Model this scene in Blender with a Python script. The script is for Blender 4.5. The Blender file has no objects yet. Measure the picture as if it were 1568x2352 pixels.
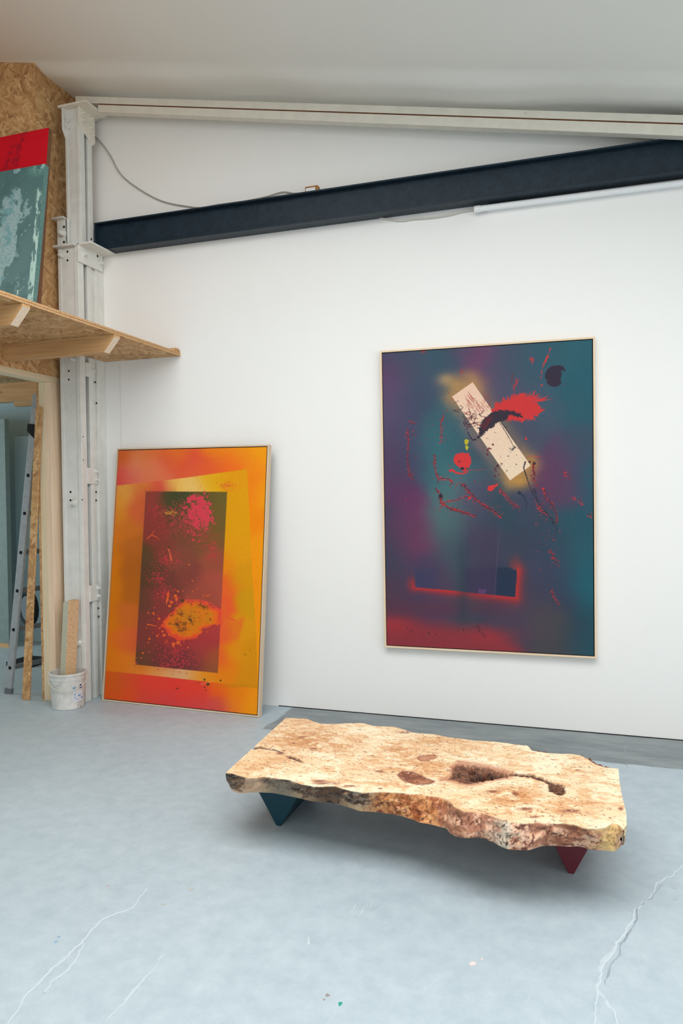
import bpy, math, random
import numpy as np
from mathutils import Matrix, Vector

SC = bpy.context.scene
COL = SC.collection

# ------------------------------------------------------------------ camera
FPX, YAW, PITCH, ROLL = 1695.8, 0.317803, 0.022673, -0.0105895
CAM = np.array([0.0, -4.190, 1.3])
_F = np.array([-math.sin(YAW) * math.cos(PITCH), math.cos(YAW) * math.cos(PITCH), -math.sin(PITCH)])
_r0 = np.array([math.cos(YAW), math.sin(YAW), 0.0])
_u0 = np.cross(_r0, _F)
_R = _r0 * math.cos(ROLL) + _u0 * math.sin(ROLL)
_U = -_r0 * math.sin(ROLL) + _u0 * math.cos(ROLL)
cd = bpy.data.cameras.new('camera')
cam = bpy.data.objects.new('camera', cd)
COL.objects.link(cam)
m = Matrix.Identity(4)
for i in range(3):
    m[i][0] = _R[i]; m[i][1] = _U[i]; m[i][2] = -_F[i]; m[i][3] = CAM[i]
cam.matrix_world = m
cd.sensor_fit = 'VERTICAL'
cd.sensor_height = 36.0
cd.sensor_width = 24.0
cd.lens = FPX * 36.0 / 2352.0
cd.clip_start = 0.05
SC.camera = cam

# ------------------------------------------------------------------ light, world, exposure
SC.view_settings.view_transform = 'Standard'
SC.view_settings.look = 'None'
SC.view_settings.gamma = 1.0
SC.view_settings.use_curve_mapping = False
SC.view_settings.exposure = 0.31
SC.cycles.use_denoising = True
SC.cycles.max_bounces = 10
SC.cycles.diffuse_bounces = 6
w = bpy.data.worlds.new('world'); SC.world = w; w.use_nodes = True
w.node_tree.nodes['Background'].inputs[0].default_value = (0.62, 0.80, 1.0, 1)
w.node_tree.nodes['Background'].inputs[1].default_value = 0.3


def area(name, loc, size, size_y, energy, color, target):
    d = bpy.data.lights.new(name, 'AREA'); d.shape = 'RECTANGLE'
    d.size = size; d.size_y = size_y; d.energy = energy; d.color = color
    o = bpy.data.objects.new(name, d); COL.objects.link(o)
    o.location = loc
    o.rotation_euler = (Vector(target) - Vector(loc)).to_track_quat('-Z', 'Y').to_euler()
    return o


SLOPE = math.atan(0.203)
for nm, yy, wy_, en in (('skylight_daylight', -2.95, 2.3, 118), ('rear_skylight_daylight', -6.3, 2.4, 45)):
    lo = area(nm, (-0.45, yy, 3.35), 4.3, wy_, en, (1.0, 0.975, 0.945), (0, yy, 0))
    lo.rotation_euler = (0, SLOPE, 0)
area('window_daylight', (-0.8, -8.6, 1.9), 5.5, 2.4, 44, (1.0, 0.98, 0.95), (-0.8, -2, 4.6))
area('side_window_daylight', (4.5, -3.9, 1.48), 3.6, 1.35, 42, (1.0, 0.975, 0.945), (0.0, -3.2, 3.4))
area('storage_fill_light', (-6.6, -0.6, 1.3), 1.2, 1.2, 32, (0.74, 0.93, 1.0), (-4.6, 1.2, 1.0))  # added fill lamp brightening the store room; no window there


# ------------------------------------------------------------------ helpers
def at(px, py, axis, val):
    """a pixel of the photograph -> the point of the place where it meets the plane axis=val"""
    d = _F * FPX + _R * (px - 784) - _U * (py - 1176)
    return CAM + d * ((val - CAM[axis]) / d[axis])


def s2l(c):
    c = np.asarray(c, dtype=float) / 255.0
    return np.where(c <= 0.04045, c / 12.92, ((c + 0.055) / 1.055) ** 2.4)


def rgb(r, g, b, k=1.0):
    v = np.clip(s2l((r, g, b)) * k, 0, 0.95)
    return (float(v[0]), float(v[1]), float(v[2]), 1.0)


def tag(o, label=None, cat=None, group=None, kind=None):
    if label: o['label'] = label
    if cat: o['category'] = cat
    if group: o['group'] = group
    if kind: o['kind'] = kind
    return o


def empty(name, loc, rz=0.0):
    o = bpy.data.objects.new(name, None); COL.objects.link(o)
    o.location = loc; o.rotation_euler = (0, 0, rz); o.empty_display_size = 0.1
    return o


class MB:
    """collects shapes with metre UVs and links them as one mesh object"""
    def __init__(s):
        s.v = []; s.f = []; s.uv = []; s.mi = []

    def quad_uv(s, ids, longest):
        P = [Vector(s.v[i]) for i in ids]
        n = Vector((0, 0, 0))
        for i in range(len(P)):
            a = P[i]; b = P[(i + 1) % len(P)]
            n += a.cross(b)
        if n.length < 1e-12: n = Vector((0, 0, 1))
        n.normalize()
        L = Vector(longest)
        u = L - n * L.dot(n)
        if u.length < 1e-3:
            u = Vector((1, 0, 0)) if abs(n.x) < 0.9 else Vector((0, 1, 0))
            u = u - n * u.dot(n)
        u.normalize()
        v_ = n.cross(u)
        off = n.x * 0.37 + n.y * 0.71 + n.z * 1.13
        return [(p.dot(u) + off, p.dot(v_) + off * 0.6) for p in P]

    def face(s, ids, longest=(0, 0, 1), mi=0):
        s.f.append(tuple(ids)); s.uv.append(s.quad_uv(ids, longest)); s.mi.append(mi)

    def hexa(s, P, longest=None, mi=0):
        """8 points: bottom 4 ccw, top 4 ccw"""
        b = len(s.v); s.v += [tuple(map(float, p)) for p in P]
        if longest is None:
            e = [Vector(P[1]) - Vector(P[0]), Vector(P[3]) - Vector(P[0]), Vector(P[4]) - Vector(P[0])]
            e.sort(key=lambda q: -q.length); longest = e[0].normalized()
        for q in ((0, 3, 2, 1), (4, 5, 6, 7), (0, 1, 5, 4), (1, 2, 6, 5), (2, 3, 7, 6), (3, 0, 4, 7)):
            s.face([b + i for i in q], longest, mi)
        return s

    def box(s, x0, x1, y0, y1, z0, z1, longest=None, mi=0):
        return s.hexa([(x0, y0, z0), (x1, y0, z0), (x1, y1, z0), (x0, y1, z0),
                       (x0, y0, z1), (x1, y0, z1), (x1, y1, z1), (x0, y1, z1)], longest, mi)

    def bar(s, a, b, wx, wy, up=(0, 0, 1), mi=0):
        """bar from a to b: wx across (perp. to up), wy along up"""
        a = Vector(a); b = Vector(b); d = (b - a).normalized(); up = Vector(up)
        sx = d.cross(up)
        if sx.length < 1e-4: sx = d.cross(Vector((1, 0, 0)))
        sx.normalize(); uy = sx.cross(d).normalized()
        P = []
        for e in (a, b):
            for i, j in ((-1, -1), (1, -1), (1, 1), (-1, 1)):
                P.append(e + sx * (i * wx / 2) + uy * (j * wy / 2))
        return s.hexa(P, d, mi)

    def cyl(s, a, b, r0, r1=None, n=20, mi=0):
        if r1 is None: r1 = r0
        a = Vector(a); b = Vector(b); d = (b - a).normalized()
        t = Vector((0, 0, 1)) if abs(d.z) < 0.9 else Vector((1, 0, 0))
        x = d.cross(t).normalized(); y = d.cross(x).normalized()
        base = len(s.v)
        for e, r in ((a, r0), (b, r1)):
            for i in range(n):
                an = 2 * math.pi * i / n
                s.v.append(tuple(e + x * (math.cos(an) * r) + y * (math.sin(an) * r)))
        for i in range(n):
            j = (i + 1) % n
            s.face((base + i, base + n + i, base + n + j, base + j), d, mi)
        s.face(list(range(base, base + n)), d, mi)
        s.face(list(range(base + 2 * n - 1, base + n - 1, -1)), d, mi)
        return s

    def tube(s, pts, r, n=8, mi=0):
        pts = [Vector(p) for p in pts]
        base = len(s.v); k = len(pts)
        for i, p in enumerate(pts):
            d = (pts[min(i + 1, k - 1)] - pts[max(i - 1, 0)]).normalized()
            t = Vector((0, 1, 0)) if abs(d.y) < 0.9 else Vector((1, 0, 0))
            x = d.cross(t).normalized(); y = d.cross(x).normalized()
            for a in range(n):
                an = 2 * math.pi * a / n
                s.v.append(tuple(p + x * (math.cos(an) * r) + y * (math.sin(an) * r)))
        for i in range(k - 1):
            for a in range(n):
                c = (a + 1) % n
                s.face((base + i * n + a, base + (i + 1) * n + a, base + (i + 1) * n + c, base + i * n + c), (1, 0, 0), mi)
        s.face(list(range(base, base + n)), (1, 0, 0), mi)
        s.face(list(range(base + k * n - 1, base + (k - 1) * n - 1, -1)), (1, 0, 0), mi)
        return s

    def lathe(s, prof, c, n=48, mi=0):
        base = len(s.v); k = len(prof)
        for r, z in prof:
            for a in range(n):
                an = 2 * math.pi * a / n
                s.v.append((c[0] + r * math.cos(an), c[1] + r * math.sin(an), c[2] + z))
        for i in range(k - 1):
            for a in range(n):
                b = (a + 1) % n
                s.face((base + i * n + a, base + i * n + b, base + (i + 1) * n + b, base + (i + 1) * n + a), (0, 0, 1), mi)
        return s

    def prism(s, poly, d, longest=None, mi=0):
        """planar polygon extruded by vector d"""
        base = len(s.v); n = len(poly); d = Vector(d)
        for p in poly: s.v.append(tuple(map(float, p)))
        for p in poly: s.v.append(tuple(Vector(p) + d))
        L = longest or d
        s.face(list(range(base + n - 1, base - 1, -1)), L, mi)
        s.face(list(range(base + n, base + 2 * n)), L, mi)
        for i in range(n):
            j = (i + 1) % n
            s.face((base + i, base + j, base + n + j, base + n + i), L, mi)
        return s

    def build(s, name, mats, parent=None, bevel=0.0, smooth=False):
        me = bpy.data.meshes.new(name)
        off = Vector((0, 0, 0))
        if parent is not None:
            mw = parent_world(parent).inverted()
            vs = [tuple(mw @ Vector(p)) for p in s.v]
        else:
            vs = s.v
        me.from_pydata(vs, [], s.f)
        uvl = me.uv_layers.new(name='UVMap')
        flat = [c for fu in s.uv for p in fu for c in p]
        uvl.data.foreach_set('uv', flat)
        if not isinstance(mats, (list, tuple)): mats = [mats]
        for mt in mats: me.materials.append(mt)
        me.polygons.foreach_set('material_index', s.mi)
        if smooth: me.polygons.foreach_set('use_smooth', [True] * len(s.f))
        me.update()
        import bmesh
        bm = bmesh.new(); bm.from_mesh(me); bmesh.ops.recalc_face_normals(bm, faces=bm.faces); bm.to_mesh(me); bm.free()
        o = bpy.data.objects.new(name, me); COL.objects.link(o)
        if parent is not None: o.parent = parent
        if bevel:
            b = o.modifiers.new('bevel', 'BEVEL'); b.width = bevel; b.segments = 2; b.limit_method = 'ANGLE'
            b.angle_limit = math.radians(40)
        if smooth:
            try: me.set_sharp_from_angle(angle=math.radians(35))
            except Exception: pass
        return o


def parent_world(o):
    mt = Matrix.LocRotScale(o.location, o.rotation_euler, o.scale)
    return parent_world(o.parent) @ mt if o.parent else mt


# ------------------------------------------------------------------ node materials
class NT:
    def __init__(s, name):
        s.m = bpy.data.materials.new(name); s.m.use_nodes = True
        s.t = s.m.node_tree; s.b = s.t.nodes['Principled BSDF']
        s.b.inputs['Specular IOR Level'].default_value = 0.3

    def n(s, typ, **kw):
        nd = s.t.nodes.new(typ)
        for k, v in kw.items():
            if k.startswith('i_'):
                key = k[2:]
                key = int(key) if key.isdigit() else key.replace('_', ' ')
                nd.inputs[key].default_value = v
            else:
                setattr(nd, k, v)
        return nd

    def l(s, a, b): s.t.links.new(a, b)

    def coord(s, kind='Object', scale=(1, 1, 1), rot=(0, 0, 0), loc=(0, 0, 0)):
        if kind == 'World':
            c = s.n('ShaderNodeNewGeometry').outputs['Position']
        else:
            c = s.n('ShaderNodeTexCoord').outputs[kind]
        mp = s.n('ShaderNodeMapping')
        mp.inputs['Scale'].default_value = scale; mp.inputs['Rotation'].default_value = rot
        mp.inputs['Location'].default_value = loc
        s.l(c, mp.inputs['Vector']); return mp.outputs[0]

    def noise(s, vec, scale=5, detail=4, rough=0.55, dist=0.0):
        nd = s.n('ShaderNodeTexNoise'); nd.inputs['Scale'].default_value = scale
        nd.inputs['Detail'].default_value = detail; nd.inputs['Roughness'].default_value = rough
        nd.inputs['Distortion'].default_value = dist
        s.l(vec, nd.inputs['Vector']); return nd.outputs['Fac']

    def ramp(s, fac, stops, interp='LINEAR'):
        nd = s.n('ShaderNodeValToRGB'); cr = nd.color_ramp; cr.interpolation = interp
        while len(cr.elements) < len(stops): cr.elements.new(0.5)
        for e, (p, c) in zip(cr.elements, stops):
            e.position = p; e.color = c if len(c) == 4 else (*c, 1)
        s.l(fac, nd.inputs[0]); return nd.outputs[0]

    def val(s, fac, p0, p1, v0=0.0, v1=1.0):
        nd = s.n('ShaderNodeMapRange'); nd.inputs[1].default_value = p0; nd.inputs[2].default_value = p1
        nd.inputs[3].default_value = v0; nd.inputs[4].default_value = v1
        s.l(fac, nd.inputs[0]); return nd.outputs[0]

    def mix(s, fac, a, b, mode='MIX'):
        nd = s.n('ShaderNodeMix', data_type='RGBA', blend_type=mode)
        for sock, v in ((nd.inputs[0], fac), (nd.inputs[6], a), (nd.inputs[7], b)):
            if isinstance(v, (int, float)): sock.default_value = v
            elif isinstance(v, tuple): sock.default_value = v
            else: s.l(v, sock)
        return nd.outputs[2]

    def math(s, op, a, b=0.0):
        nd = s.n('ShaderNodeMath', operation=op)
        for sock, v in ((nd.inputs[0], a), (nd.inputs[1], b)):
            if isinstance(v, (int, float)): sock.default_value = v
            else: s.l(v, sock)
        return nd.outputs[0]

    def bump(s, h, strength=0.2, dist=0.01):
        nd = s.n('ShaderNodeBump'); nd.inputs['Strength'].default_value = strength
        nd.inputs['Distance'].default_value = dist
        s.l(h, nd.inputs['Height']); s.l(nd.outputs[0], s.b.inputs['Normal'])

    def out(s, color=None, rough=0.6, metal=0.0):
        if color is not None:
            if isinstance(color, tuple): s.b.inputs['Base Color'].default_value = color
            else: s.l(color, s.b.inputs['Base Color'])
        if isinstance(rough, (int, float)): s.b.inputs['Roughness'].default_value = rough
        else: s.l(rough, s.b.inputs['Roughness'])
        s.b.inputs['Metallic'].default_value = metal
        return s.m


def plain(name, c, rough=0.6, metal=0.0, var=0.08, scale=20.0, bump=0.0):
    t = NT(name); v = t.coord('Object')
    f = t.noise(v, scale, 5)
    dark = tuple(x * (1 - var) for x in c[:3]) + (1,); lite = tuple(min(x * (1 + var), 0.95) for x in c[:3]) + (1,)
    col = t.ramp(f, [(0.3, dark), (0.7, lite)])
    if bump: t.bump(f, bump, 0.002)
    return t.out(col, rough, metal)


def painted_wall(name, c, rough=0.75):
    t = NT(name); v = t.coord('World')
    f1 = t.noise(v, 1.3, 4); f2 = t.noise(v, 220, 3)
    a = tuple(x * 0.975 for x in c[:3]) + (1,)
    col = t.ramp(f1, [(0.3, a), (0.75, c)])
    spots = t.val(t.noise(v, 9, 8, 0.75), 0.76, 0.80)
    col = t.mix(t.math('MULTIPLY', spots, 0.22), col, rgb(150, 150, 148))
    t.bump(f2, 0.08, 0.002)
    return t.out(col, rough)


def painted_steel(name, c=rgb(226, 227, 222), wear=0.5, rust=0.3):
    t = NT(name); v = t.coord('World'); vs = t.coord('World', (1, 1, 0.15))
    f = t.noise(v, 14, 6, 0.6)
    col = t.ramp(f, [(0.3, tuple(x * 0.9 for x in c[:3]) + (1,)), (0.65, c)])
    g = t.val(t.noise(vs, 30, 6, 0.7), 0.58, 0.75)
    col = t.mix(t.math('MULTIPLY', g, wear * 0.6), col, rgb(140, 142, 140))
    r = t.val(t.noise(v, 42, 5, 0.7), 0.70, 0.76)
    col = t.mix(t.math('MULTIPLY', r, rust), col, rgb(110, 66, 38))
    t.bump(t.noise(v, 90, 4), 0.12, 0.002)
    return t.out(col, 0.5)


def wood(name, c0, c1, grain=1.0, knots=True, rough=0.6):
    """u of the UV runs along the grain"""
    t = NT(name); v = t.coord('UV', (0.9, 18 * grain, 1)); v0 = t.coord('UV')
    f = t.noise(v, 3.0, 6, 0.6, 0.35)
    f2 = t.noise(t.coord('UV', (2, 160, 1)), 2.0, 3)
    col = t.ramp(f, [(0.28, c0), (0.5, tuple((a + b) / 2 for a, b in zip(c0, c1))), (0.72, c1)])
    col = t.mix(0.18, col, t.ramp(f2, [(0.3, tuple(x * 0.7 for x in c0[:3]) + (1,)), (0.6, c1)]))
    if knots:
        vo = t.n('ShaderNodeTexVoronoi'); vo.inputs['Scale'].default_value = 1.0
        t.l(t.coord('UV', (3.1, 8.5, 1), loc=(0.31, 0.17, 0)), vo.inputs['Vector'])
        k = t.val(vo.outputs['Distance'], 0.05, 0.11, 1.0, 0.0)
        col = t.mix(t.math('MULTIPLY', k, 0.65), col, rgb(128, 82, 52))
    t.bump(f2, 0.06, 0.001)
    return t.out(col, rough)


def osb(name, k=1.0, edge=False):
    """oriented strand board: four layers of long flakes laid at different angles"""
    t = NT(name)
    wob = t.noise(t.coord('UV'), 9, 2)
    pal = [(0.0, rgb(150, 100, 58, k)), (0.3, rgb(184, 136, 84, k)), (0.55, rgb(204, 160, 106, k)), (0.8, rgb(222, 184, 134, k)), (1.0, rgb(168, 118, 70, k))]
    col = None
    for i, (ang, sx, sy, th) in enumerate(((12, 8, 38, 0), (-28, 9, 44, 0.50), (68, 10, 46, 0.58), (-62, 9, 42, 0.64), (35, 12, 56, 0.66))):
        mp = t.coord('UV', (1, 1, 1), rot=(0, 0, math.radians(ang)), loc=(i * 1.7, i * 0.9, 0))
        sc = t.n('ShaderNodeMapping'); sc.inputs['Scale'].default_value = (sx, sy, 1); t.l(mp, sc.inputs['Vector'])
        vo = t.n('ShaderNodeTexVoronoi'); vo.inputs['Scale'].default_value = 1.0; vo.inputs['Randomness'].default_value = 1.0
        t.l(sc.outputs[0], vo.inputs['Vector'])
        sep = t.n('ShaderNodeSeparateColor'); t.l(vo.outputs['Color'], sep.inputs[0])
        c = t.ramp(sep.outputs[0], pal)
        fine = t.noise(t.coord('UV', (1, 1, 1), rot=(0, 0, math.radians(ang))), 26, 6, 0.7)
        c = t.mix(0.35, c, t.ramp(fine, [(0.3, rgb(140, 92, 52, k)), (0.6, rgb(226, 190, 140, k))]))
        gap = t.val(vo.outputs['Distance'], 0.62, 0.95)
        c = t.mix(t.math('MULTIPLY', gap, 0.35), c, rgb(96, 62, 36, k))
        if col is None: col = c
        else:
            msk = t.val(sep.outputs[1], th, th + 0.02)
            msk = t.math('MULTIPLY', msk, t.val(vo.outputs['Distance'], 0.72, 0.60))
            col = t.mix(msk, col, c)
    d = t.val(t.noise(t.coord('UV', (40, 90, 1)), 1.0, 3), 0.66, 0.72)
    col = t.mix(t.math('MULTIPLY', d, 0.75), col, rgb(70, 44, 26, k))
    t.bump(t.noise(t.coord('UV', (20, 60, 1)), 2, 4), 0.25, 0.002)
    return t.out(col, 0.62)


def attr_mat(name, rough=0.6, weave=True, spec=0.2):
    t = NT(name); a = t.n('ShaderNodeAttribute'); a.attribute_name = 'Col'
    col = a.outputs['Color']
    if weave:
        f = t.noise(t.coord('Object'), 420, 2)
        col = t.mix(0.05, col, t.ramp(f, [(0.3, (0, 0, 0, 1)), (0.7, (1, 1, 1, 1))]), 'OVERLAY')
        t.bump(f, 0.05, 0.001)
    t.b.inputs['Specular IOR Level'].default_value = spec
    return t.out(col, rough)


M = {}
M['wall'] = painted_wall('white_wall_paint', rgb(240, 240, 238))
M['ceiling'] = painted_wall('ceiling_paint', rgb(238, 237, 231))
M['osb'] = osb('strand_board')
M['osb_edge'] = plain('strand_board_edge', rgb(196, 156, 112), 0.8, var=0.35, scale=160, bump=0.5)
M['pine'] = wood('pale_pine', rgb(214, 196, 160), rgb(236, 220, 188))
M['pine_end'] = plain('pine_end_grain', rgb(232, 212, 188), 0.75, var=0.06, scale=60)
M['joist'] = wood('joist_pine', rgb(186, 140, 92), rgb(216, 174, 124))
M['steel'] = painted_steel('white_painted_steel')
M['steel_old'] = painted_steel('aged_white_steel', rgb(230, 225, 212), 0.25, 0.8)
M['dark_hole'] = plain('dark_hole', rgb(14, 15, 16), 0.9)
M['gap'] = plain('column_gap_shade', rgb(34, 38, 42), 0.9)  # dark colour stands in for the shade inside the column
M['rust'] = plain('rust', rgb(104, 62, 36), 0.9, var=0.4, scale=60)
M['black'] = plain('matt_black', rgb(22, 21, 20), 0.8)
M['frame_pale'] = wood('pale_maple_frame', rgb(222, 196, 164), rgb(238, 216, 188), knots=False)
M['frame_grey'] = wood('greyed_maple_frame', rgb(196, 172, 146), rgb(222, 202, 178), knots=False)
M['canvas'] = attr_mat('painted_canvas', 0.62)
M['alu'] = plain('aluminium', rgb(168, 174, 178), 0.45, 0.35, var=0.12, scale=40)
M['alu_dark'] = plain('dark_aluminium', rgb(112, 117, 122), 0.5, 0.35)  # darker aluminium for rungs, rail feet and wheel hub
M['rubber'] = plain('black_rubber', rgb(20, 22, 24), 0.7)
M['plastic'] = plain('white_plastic', rgb(232, 234, 236), 0.35, var=0.02)
M['cable'] = plain('grey_cable', rgb(168, 165, 156), 0.6)
M['cable_white'] = plain('off_white_cable', rgb(206, 202, 190), 0.6)

# navy steel beam, slightly blistered paint
t = NT('navy_beam_paint'); v = t.coord('World')
f = t.noise(v, 26, 8, 0.75)
patch = t.val(t.noise(t.coord('World', (0.55, 1, 1)), 1.6, 3), 0.44, 0.60)
col = t.ramp(f, [(0.3, rgb(15, 31, 42)), (0.7, rgb(32, 50, 63))])
pits = t.math('MULTIPLY', t.val(t.noise(v, 70, 4, 0.6), 0.60, 0.66), patch)
col = t.mix(t.math('MULTIPLY', pits, 0.55), col, rgb(24, 32, 40))
t.bump(t.math('ADD', t.math('MULTIPLY', f, 0.5), t.math('MULTIPLY', pits, -0.8)), 0.3, 0.003)
M['navy'] = t.out(col, 0.42)

# concrete floor painted pale blue-grey, with a bare strip along the wall
t = NT('painted_concrete_floor'); v = t.coord('World')
base = t.ramp(t.noise(v, 1.1, 6, 0.62), [(0.28, rgb(166, 181, 189)), (0.72, rgb(183, 197, 204))])
base = t.mix(0.5, base, t.ramp(t.noise(v, 14, 7, 0.7), [(0.32, rgb(158, 174, 183)), (0.68, rgb(188, 202, 209))]))
lightmark = t.val(t.noise(t.coord('World', (1, 0.35, 1), rot=(0, 0, 0.7)), 34, 5, 0.65), 0.64, 0.72)
base = t.mix(t.math('MULTIPLY', lightmark, 0.35), base, rgb(200, 210, 215))
scuff = t.val(t.noise(v, 3.1, 8, 0.72), 0.66, 0.80)
base = t.mix(t.math('MULTIPLY', scuff, 0.35), base, rgb(142, 150, 152))
bare = t.ramp(t.noise(t.coord('World', (0.6, 2.0, 1)), 3.2, 8, 0.72), [(0.30, rgb(108, 117, 121)), (0.5, rgb(134, 142, 145)), (0.72, rgb(156, 163, 164))])
dk = t.val(t.noise(v, 19, 6, 0.75), 0.60, 0.72)
bare = t.mix(t.math('MULTIPLY', dk, 0.4), bare, rgb(98, 104, 108))
sep = t.n('ShaderNodeSeparateXYZ'); t.l(v, sep.inputs[0])
jit = t.math('MULTIPLY', t.math('SUBTRACT', t.noise(v, 12, 4), 0.5), 0.05)
ymask = t.val(t.math('ADD', sep.outputs[1], jit), -0.447, -0.435)
xm = t.math('ADD', t.math('ADD', sep.outputs[0], t.math('MULTIPLY', sep.outputs[1], -0.02)), jit)
xmask = t.val(xm, -1.712, -1.690)
msk = t.math('MULTIPLY', ymask, xmask)
col = t.mix(msk, base, bare)
t.bump(t.noise(v, 60, 6, 0.7), 0.12, 0.003)
M['floor'] = t.out(col, 0.52)

# ------------------------------------------------------------------ setting
XP = -3.215            # face of the strand-board partition
def ceil_z(x): return 3.985 - 0.203 * (x + 3.2)

o = MB().box(-7.5, 5.0, -9.0, 2.2, -0.12, 0.0).build('floor', M['floor']); tag(o, kind='structure'); floor = o
o = MB().box(-3.34, 5.0, 0.0, 0.12, 0.0, 4.15).build('wall_back', M['wall']); tag(o, kind='structure')
b = MB(); b.box(4.6, 4.75, -9.0, -5.5, 0, 4.2); b.box(4.6, 4.75, -1.7, 0.0, 0, 4.2); b.box(4.6, 4.75, -5.5, -1.7, 0, 0.75); b.box(4.6, 4.75, -5.5, -1.7, 2.2, 4.2)
o = b.build('wall_right', M['wall']); tag(o, kind='structure')
b = MB()
for y0 in (-5.5, -4.25, -3.0, -1.76): b.box(4.64, 4.7, y0, y0 + 0.06, 0.75, 2.2)
b.box(4.64, 4.7, -5.5, -1.7, 0.75, 0.81); b.box(4.64, 4.7, -5.5, -1.7, 2.14, 2.2)
o = b.build('window_3', M['steel']); tag(o, kind='structure')
# wall behind the camera, with its window opening
b = MB(); b.box(-7.5, -3.6, -9.0, -8.85, 0, 5.2); b.box(2.0, 4.6, -9.0, -8.85, 0, 4.2)
b.box(-3.6, 2.0, -9.0, -8.85, 0, 0.7); b.box(-3.6, 2.0, -9.0, -8.85, 3.1, 4.6)
o = b.build('wall_front', M['wall']); tag(o, kind='structure')
b = MB()
for x0 in (-3.6, -1.76, 0.08, 1.94): b.box(x0, x0 + 0.06, -8.95, -8.88, 0.7, 3.1)
b.box(-3.6, 2.0, -8.95, -8.88, 0.7, 0.76); b.box(-3.6, 2.0, -8.95, -8.88, 3.04, 3.1)
o = b.build('window_1', M['steel']); tag(o, kind='structure')
o = MB().box(-7.5, -7.35, -9.0, 2.2, 0, 5.2).build('wall_left', M['wall']); tag(o, kind='structure')

# sloping ceiling: cloth-like sheet with faint folds, lower close to the wall; hole for the roof window
def ceil_surface(x, y):
    z = ceil_z(x)
    k = min(max((y + 0.42) / 0.14, 0), 1); k = k * k * (3 - 2 * k)
    z -= 0.030 * k
    z += 0.010 * math.sin(3.1 * x + 0.6) * k + 0.006 * math.sin(7.3 * x + 2) * k
    z += 0.006 * math.sin(1.3 * x + 2.2 * y)
    return z
xs = np.arange(-7.5, 5.01, 0.125); ys = sorted(set([round(q, 4) for q in list(np.arange(-9.0, -0.6, 0.3)) + list(np.arange(-0.6, 0.001, 0.02))] + [-4.1, -1.8, -7.5, -5.1]))
b = MB(); nx = len(xs); ny = len(ys)
for y in ys:
    for x in xs: b.v.append((float(x), float(y), ceil_surface(float(x), float(y))))
for j in range(ny - 1):
    for i in range(nx - 1):
        cx = (xs[i] + xs[i + 1]) / 2; cy = (ys[j] + ys[j + 1]) / 2
        if -2.625 < cx < 1.75 and (-4.1 < cy < -1.8 or -7.5 < cy < -5.1): continue
        b.f.append((j * nx + i, j * nx + i + 1, (j + 1) * nx + i + 1, (j + 1) * nx + i)); b.uv.append([(0, 0)] * 4); b.mi.append(0)
o = b.build('ceiling', M['ceiling'], smooth=True); tag(o, kind='structure')
md = o.modifiers.new('thick', 'SOLIDIFY'); md.thickness = 0.05; md.offset = 1
b = MB()
for ya_, yb_ in ((-4.1, -1.8), (-7.5, -5.1)):
    for x in (-2.65, -0.45, 1.77): b.bar((x, ya_, ceil_z(x)), (x, yb_, ceil_z(x)), 0.05, 0.08)
    for y in (ya_, yb_): b.bar((-2.65, y, ceil_z(-2.65)), (1.77, y, ceil_z(1.77)), 0.05, 0.08)
o = b.build('window_2', M['steel']); tag(o, kind='structure')

# strand-board partition: pillar above the deck, header above the opening, wall facing the camera above the deck
b = MB()
b.box(XP - 0.02, XP, -0.385, 0.0, 2.24, 4.02)
b.box(-7.3, XP - 0.0201, -0.385, -0.365, 2.24, 4.9)
o = b.build('wall_partition', M['osb']); tag(o, kind='structure')
b = MB(); b.box(XP - 0.02, XP, -3.6, -0.0, 2.075, 2.20)
o = b.build('trim_1', M['osb']); tag(o, kind='structure')

# store room behind the opening
o = MB().box(-7.3, -3.34, 1.45, 1.57, 0, 2.2).build('wall_storage', plain('store_room_paint', rgb(176, 196, 202), 0.8, var=0.02)); tag(o, kind='structure')
o = MB().box(-7.3, -3.24, -3.6, 1.45, 2.20, 2.222).build('ceiling_storage', M['osb']); tag(o, kind='structure')
o = MB().box(-3.34, -3.30, 0.12, 1.45, 0, 2.2).build('wall_storage_right', M['wall']); tag(o, kind='structure')

# cracks filled in the floor, and spots of old paint
def ridge(name, px, w, mat, parent, seed, h=0.0012, tilt=0.0):
    rnd = random.Random(seed)
    P = [at(x, y, 2, 0.0) for x, y in px]
    pts = []
    for a, c in zip(P[:-1], P[1:]):
        n = max(2, int(np.linalg.norm(c - a) / 0.012))
        for i in range(n): pts.append(a + (c - a) * i / n)
    pts.append(P[-1])
    b = MB(); k = len(pts); j1 = j2 = 0
    for i, p in enumerate(pts):
        d = pts[min(i + 1, k - 1)] - pts[max(i - 1, 0)]; d /= max(np.linalg.norm(d), 1e-6)
        s = np.array([-d[1], d[0], 0])
        j1 = j1 * 0.75 + rnd.uniform(-1, 1) * 0.0022; j2 = j2 * 0.75 + rnd.uniform(-1, 1) * 0.0022
        ww = w * (0.35 + 0.65 * math.sin(math.pi * min(max(i / k, 0.04), 0.96)))
        c = p + s * j1 * 1.5
        for q, z in ((-ww / 2 + j1, 0.0002), (-ww * 0.1 + j2, h), (ww / 2 + j2, 0.0002)):
            r = c + s * q; b.v.append((r[0], r[1], z))
    for i in range(k - 1):
        for q in (0, 1):
            a = i * 3 + q; b.f.append((a, a + 1, a + 4, a + 3)); b.uv.append([(0, 0)] * 4); b.mi.append(0)
    return b.build(name, mat, parent)

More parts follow.
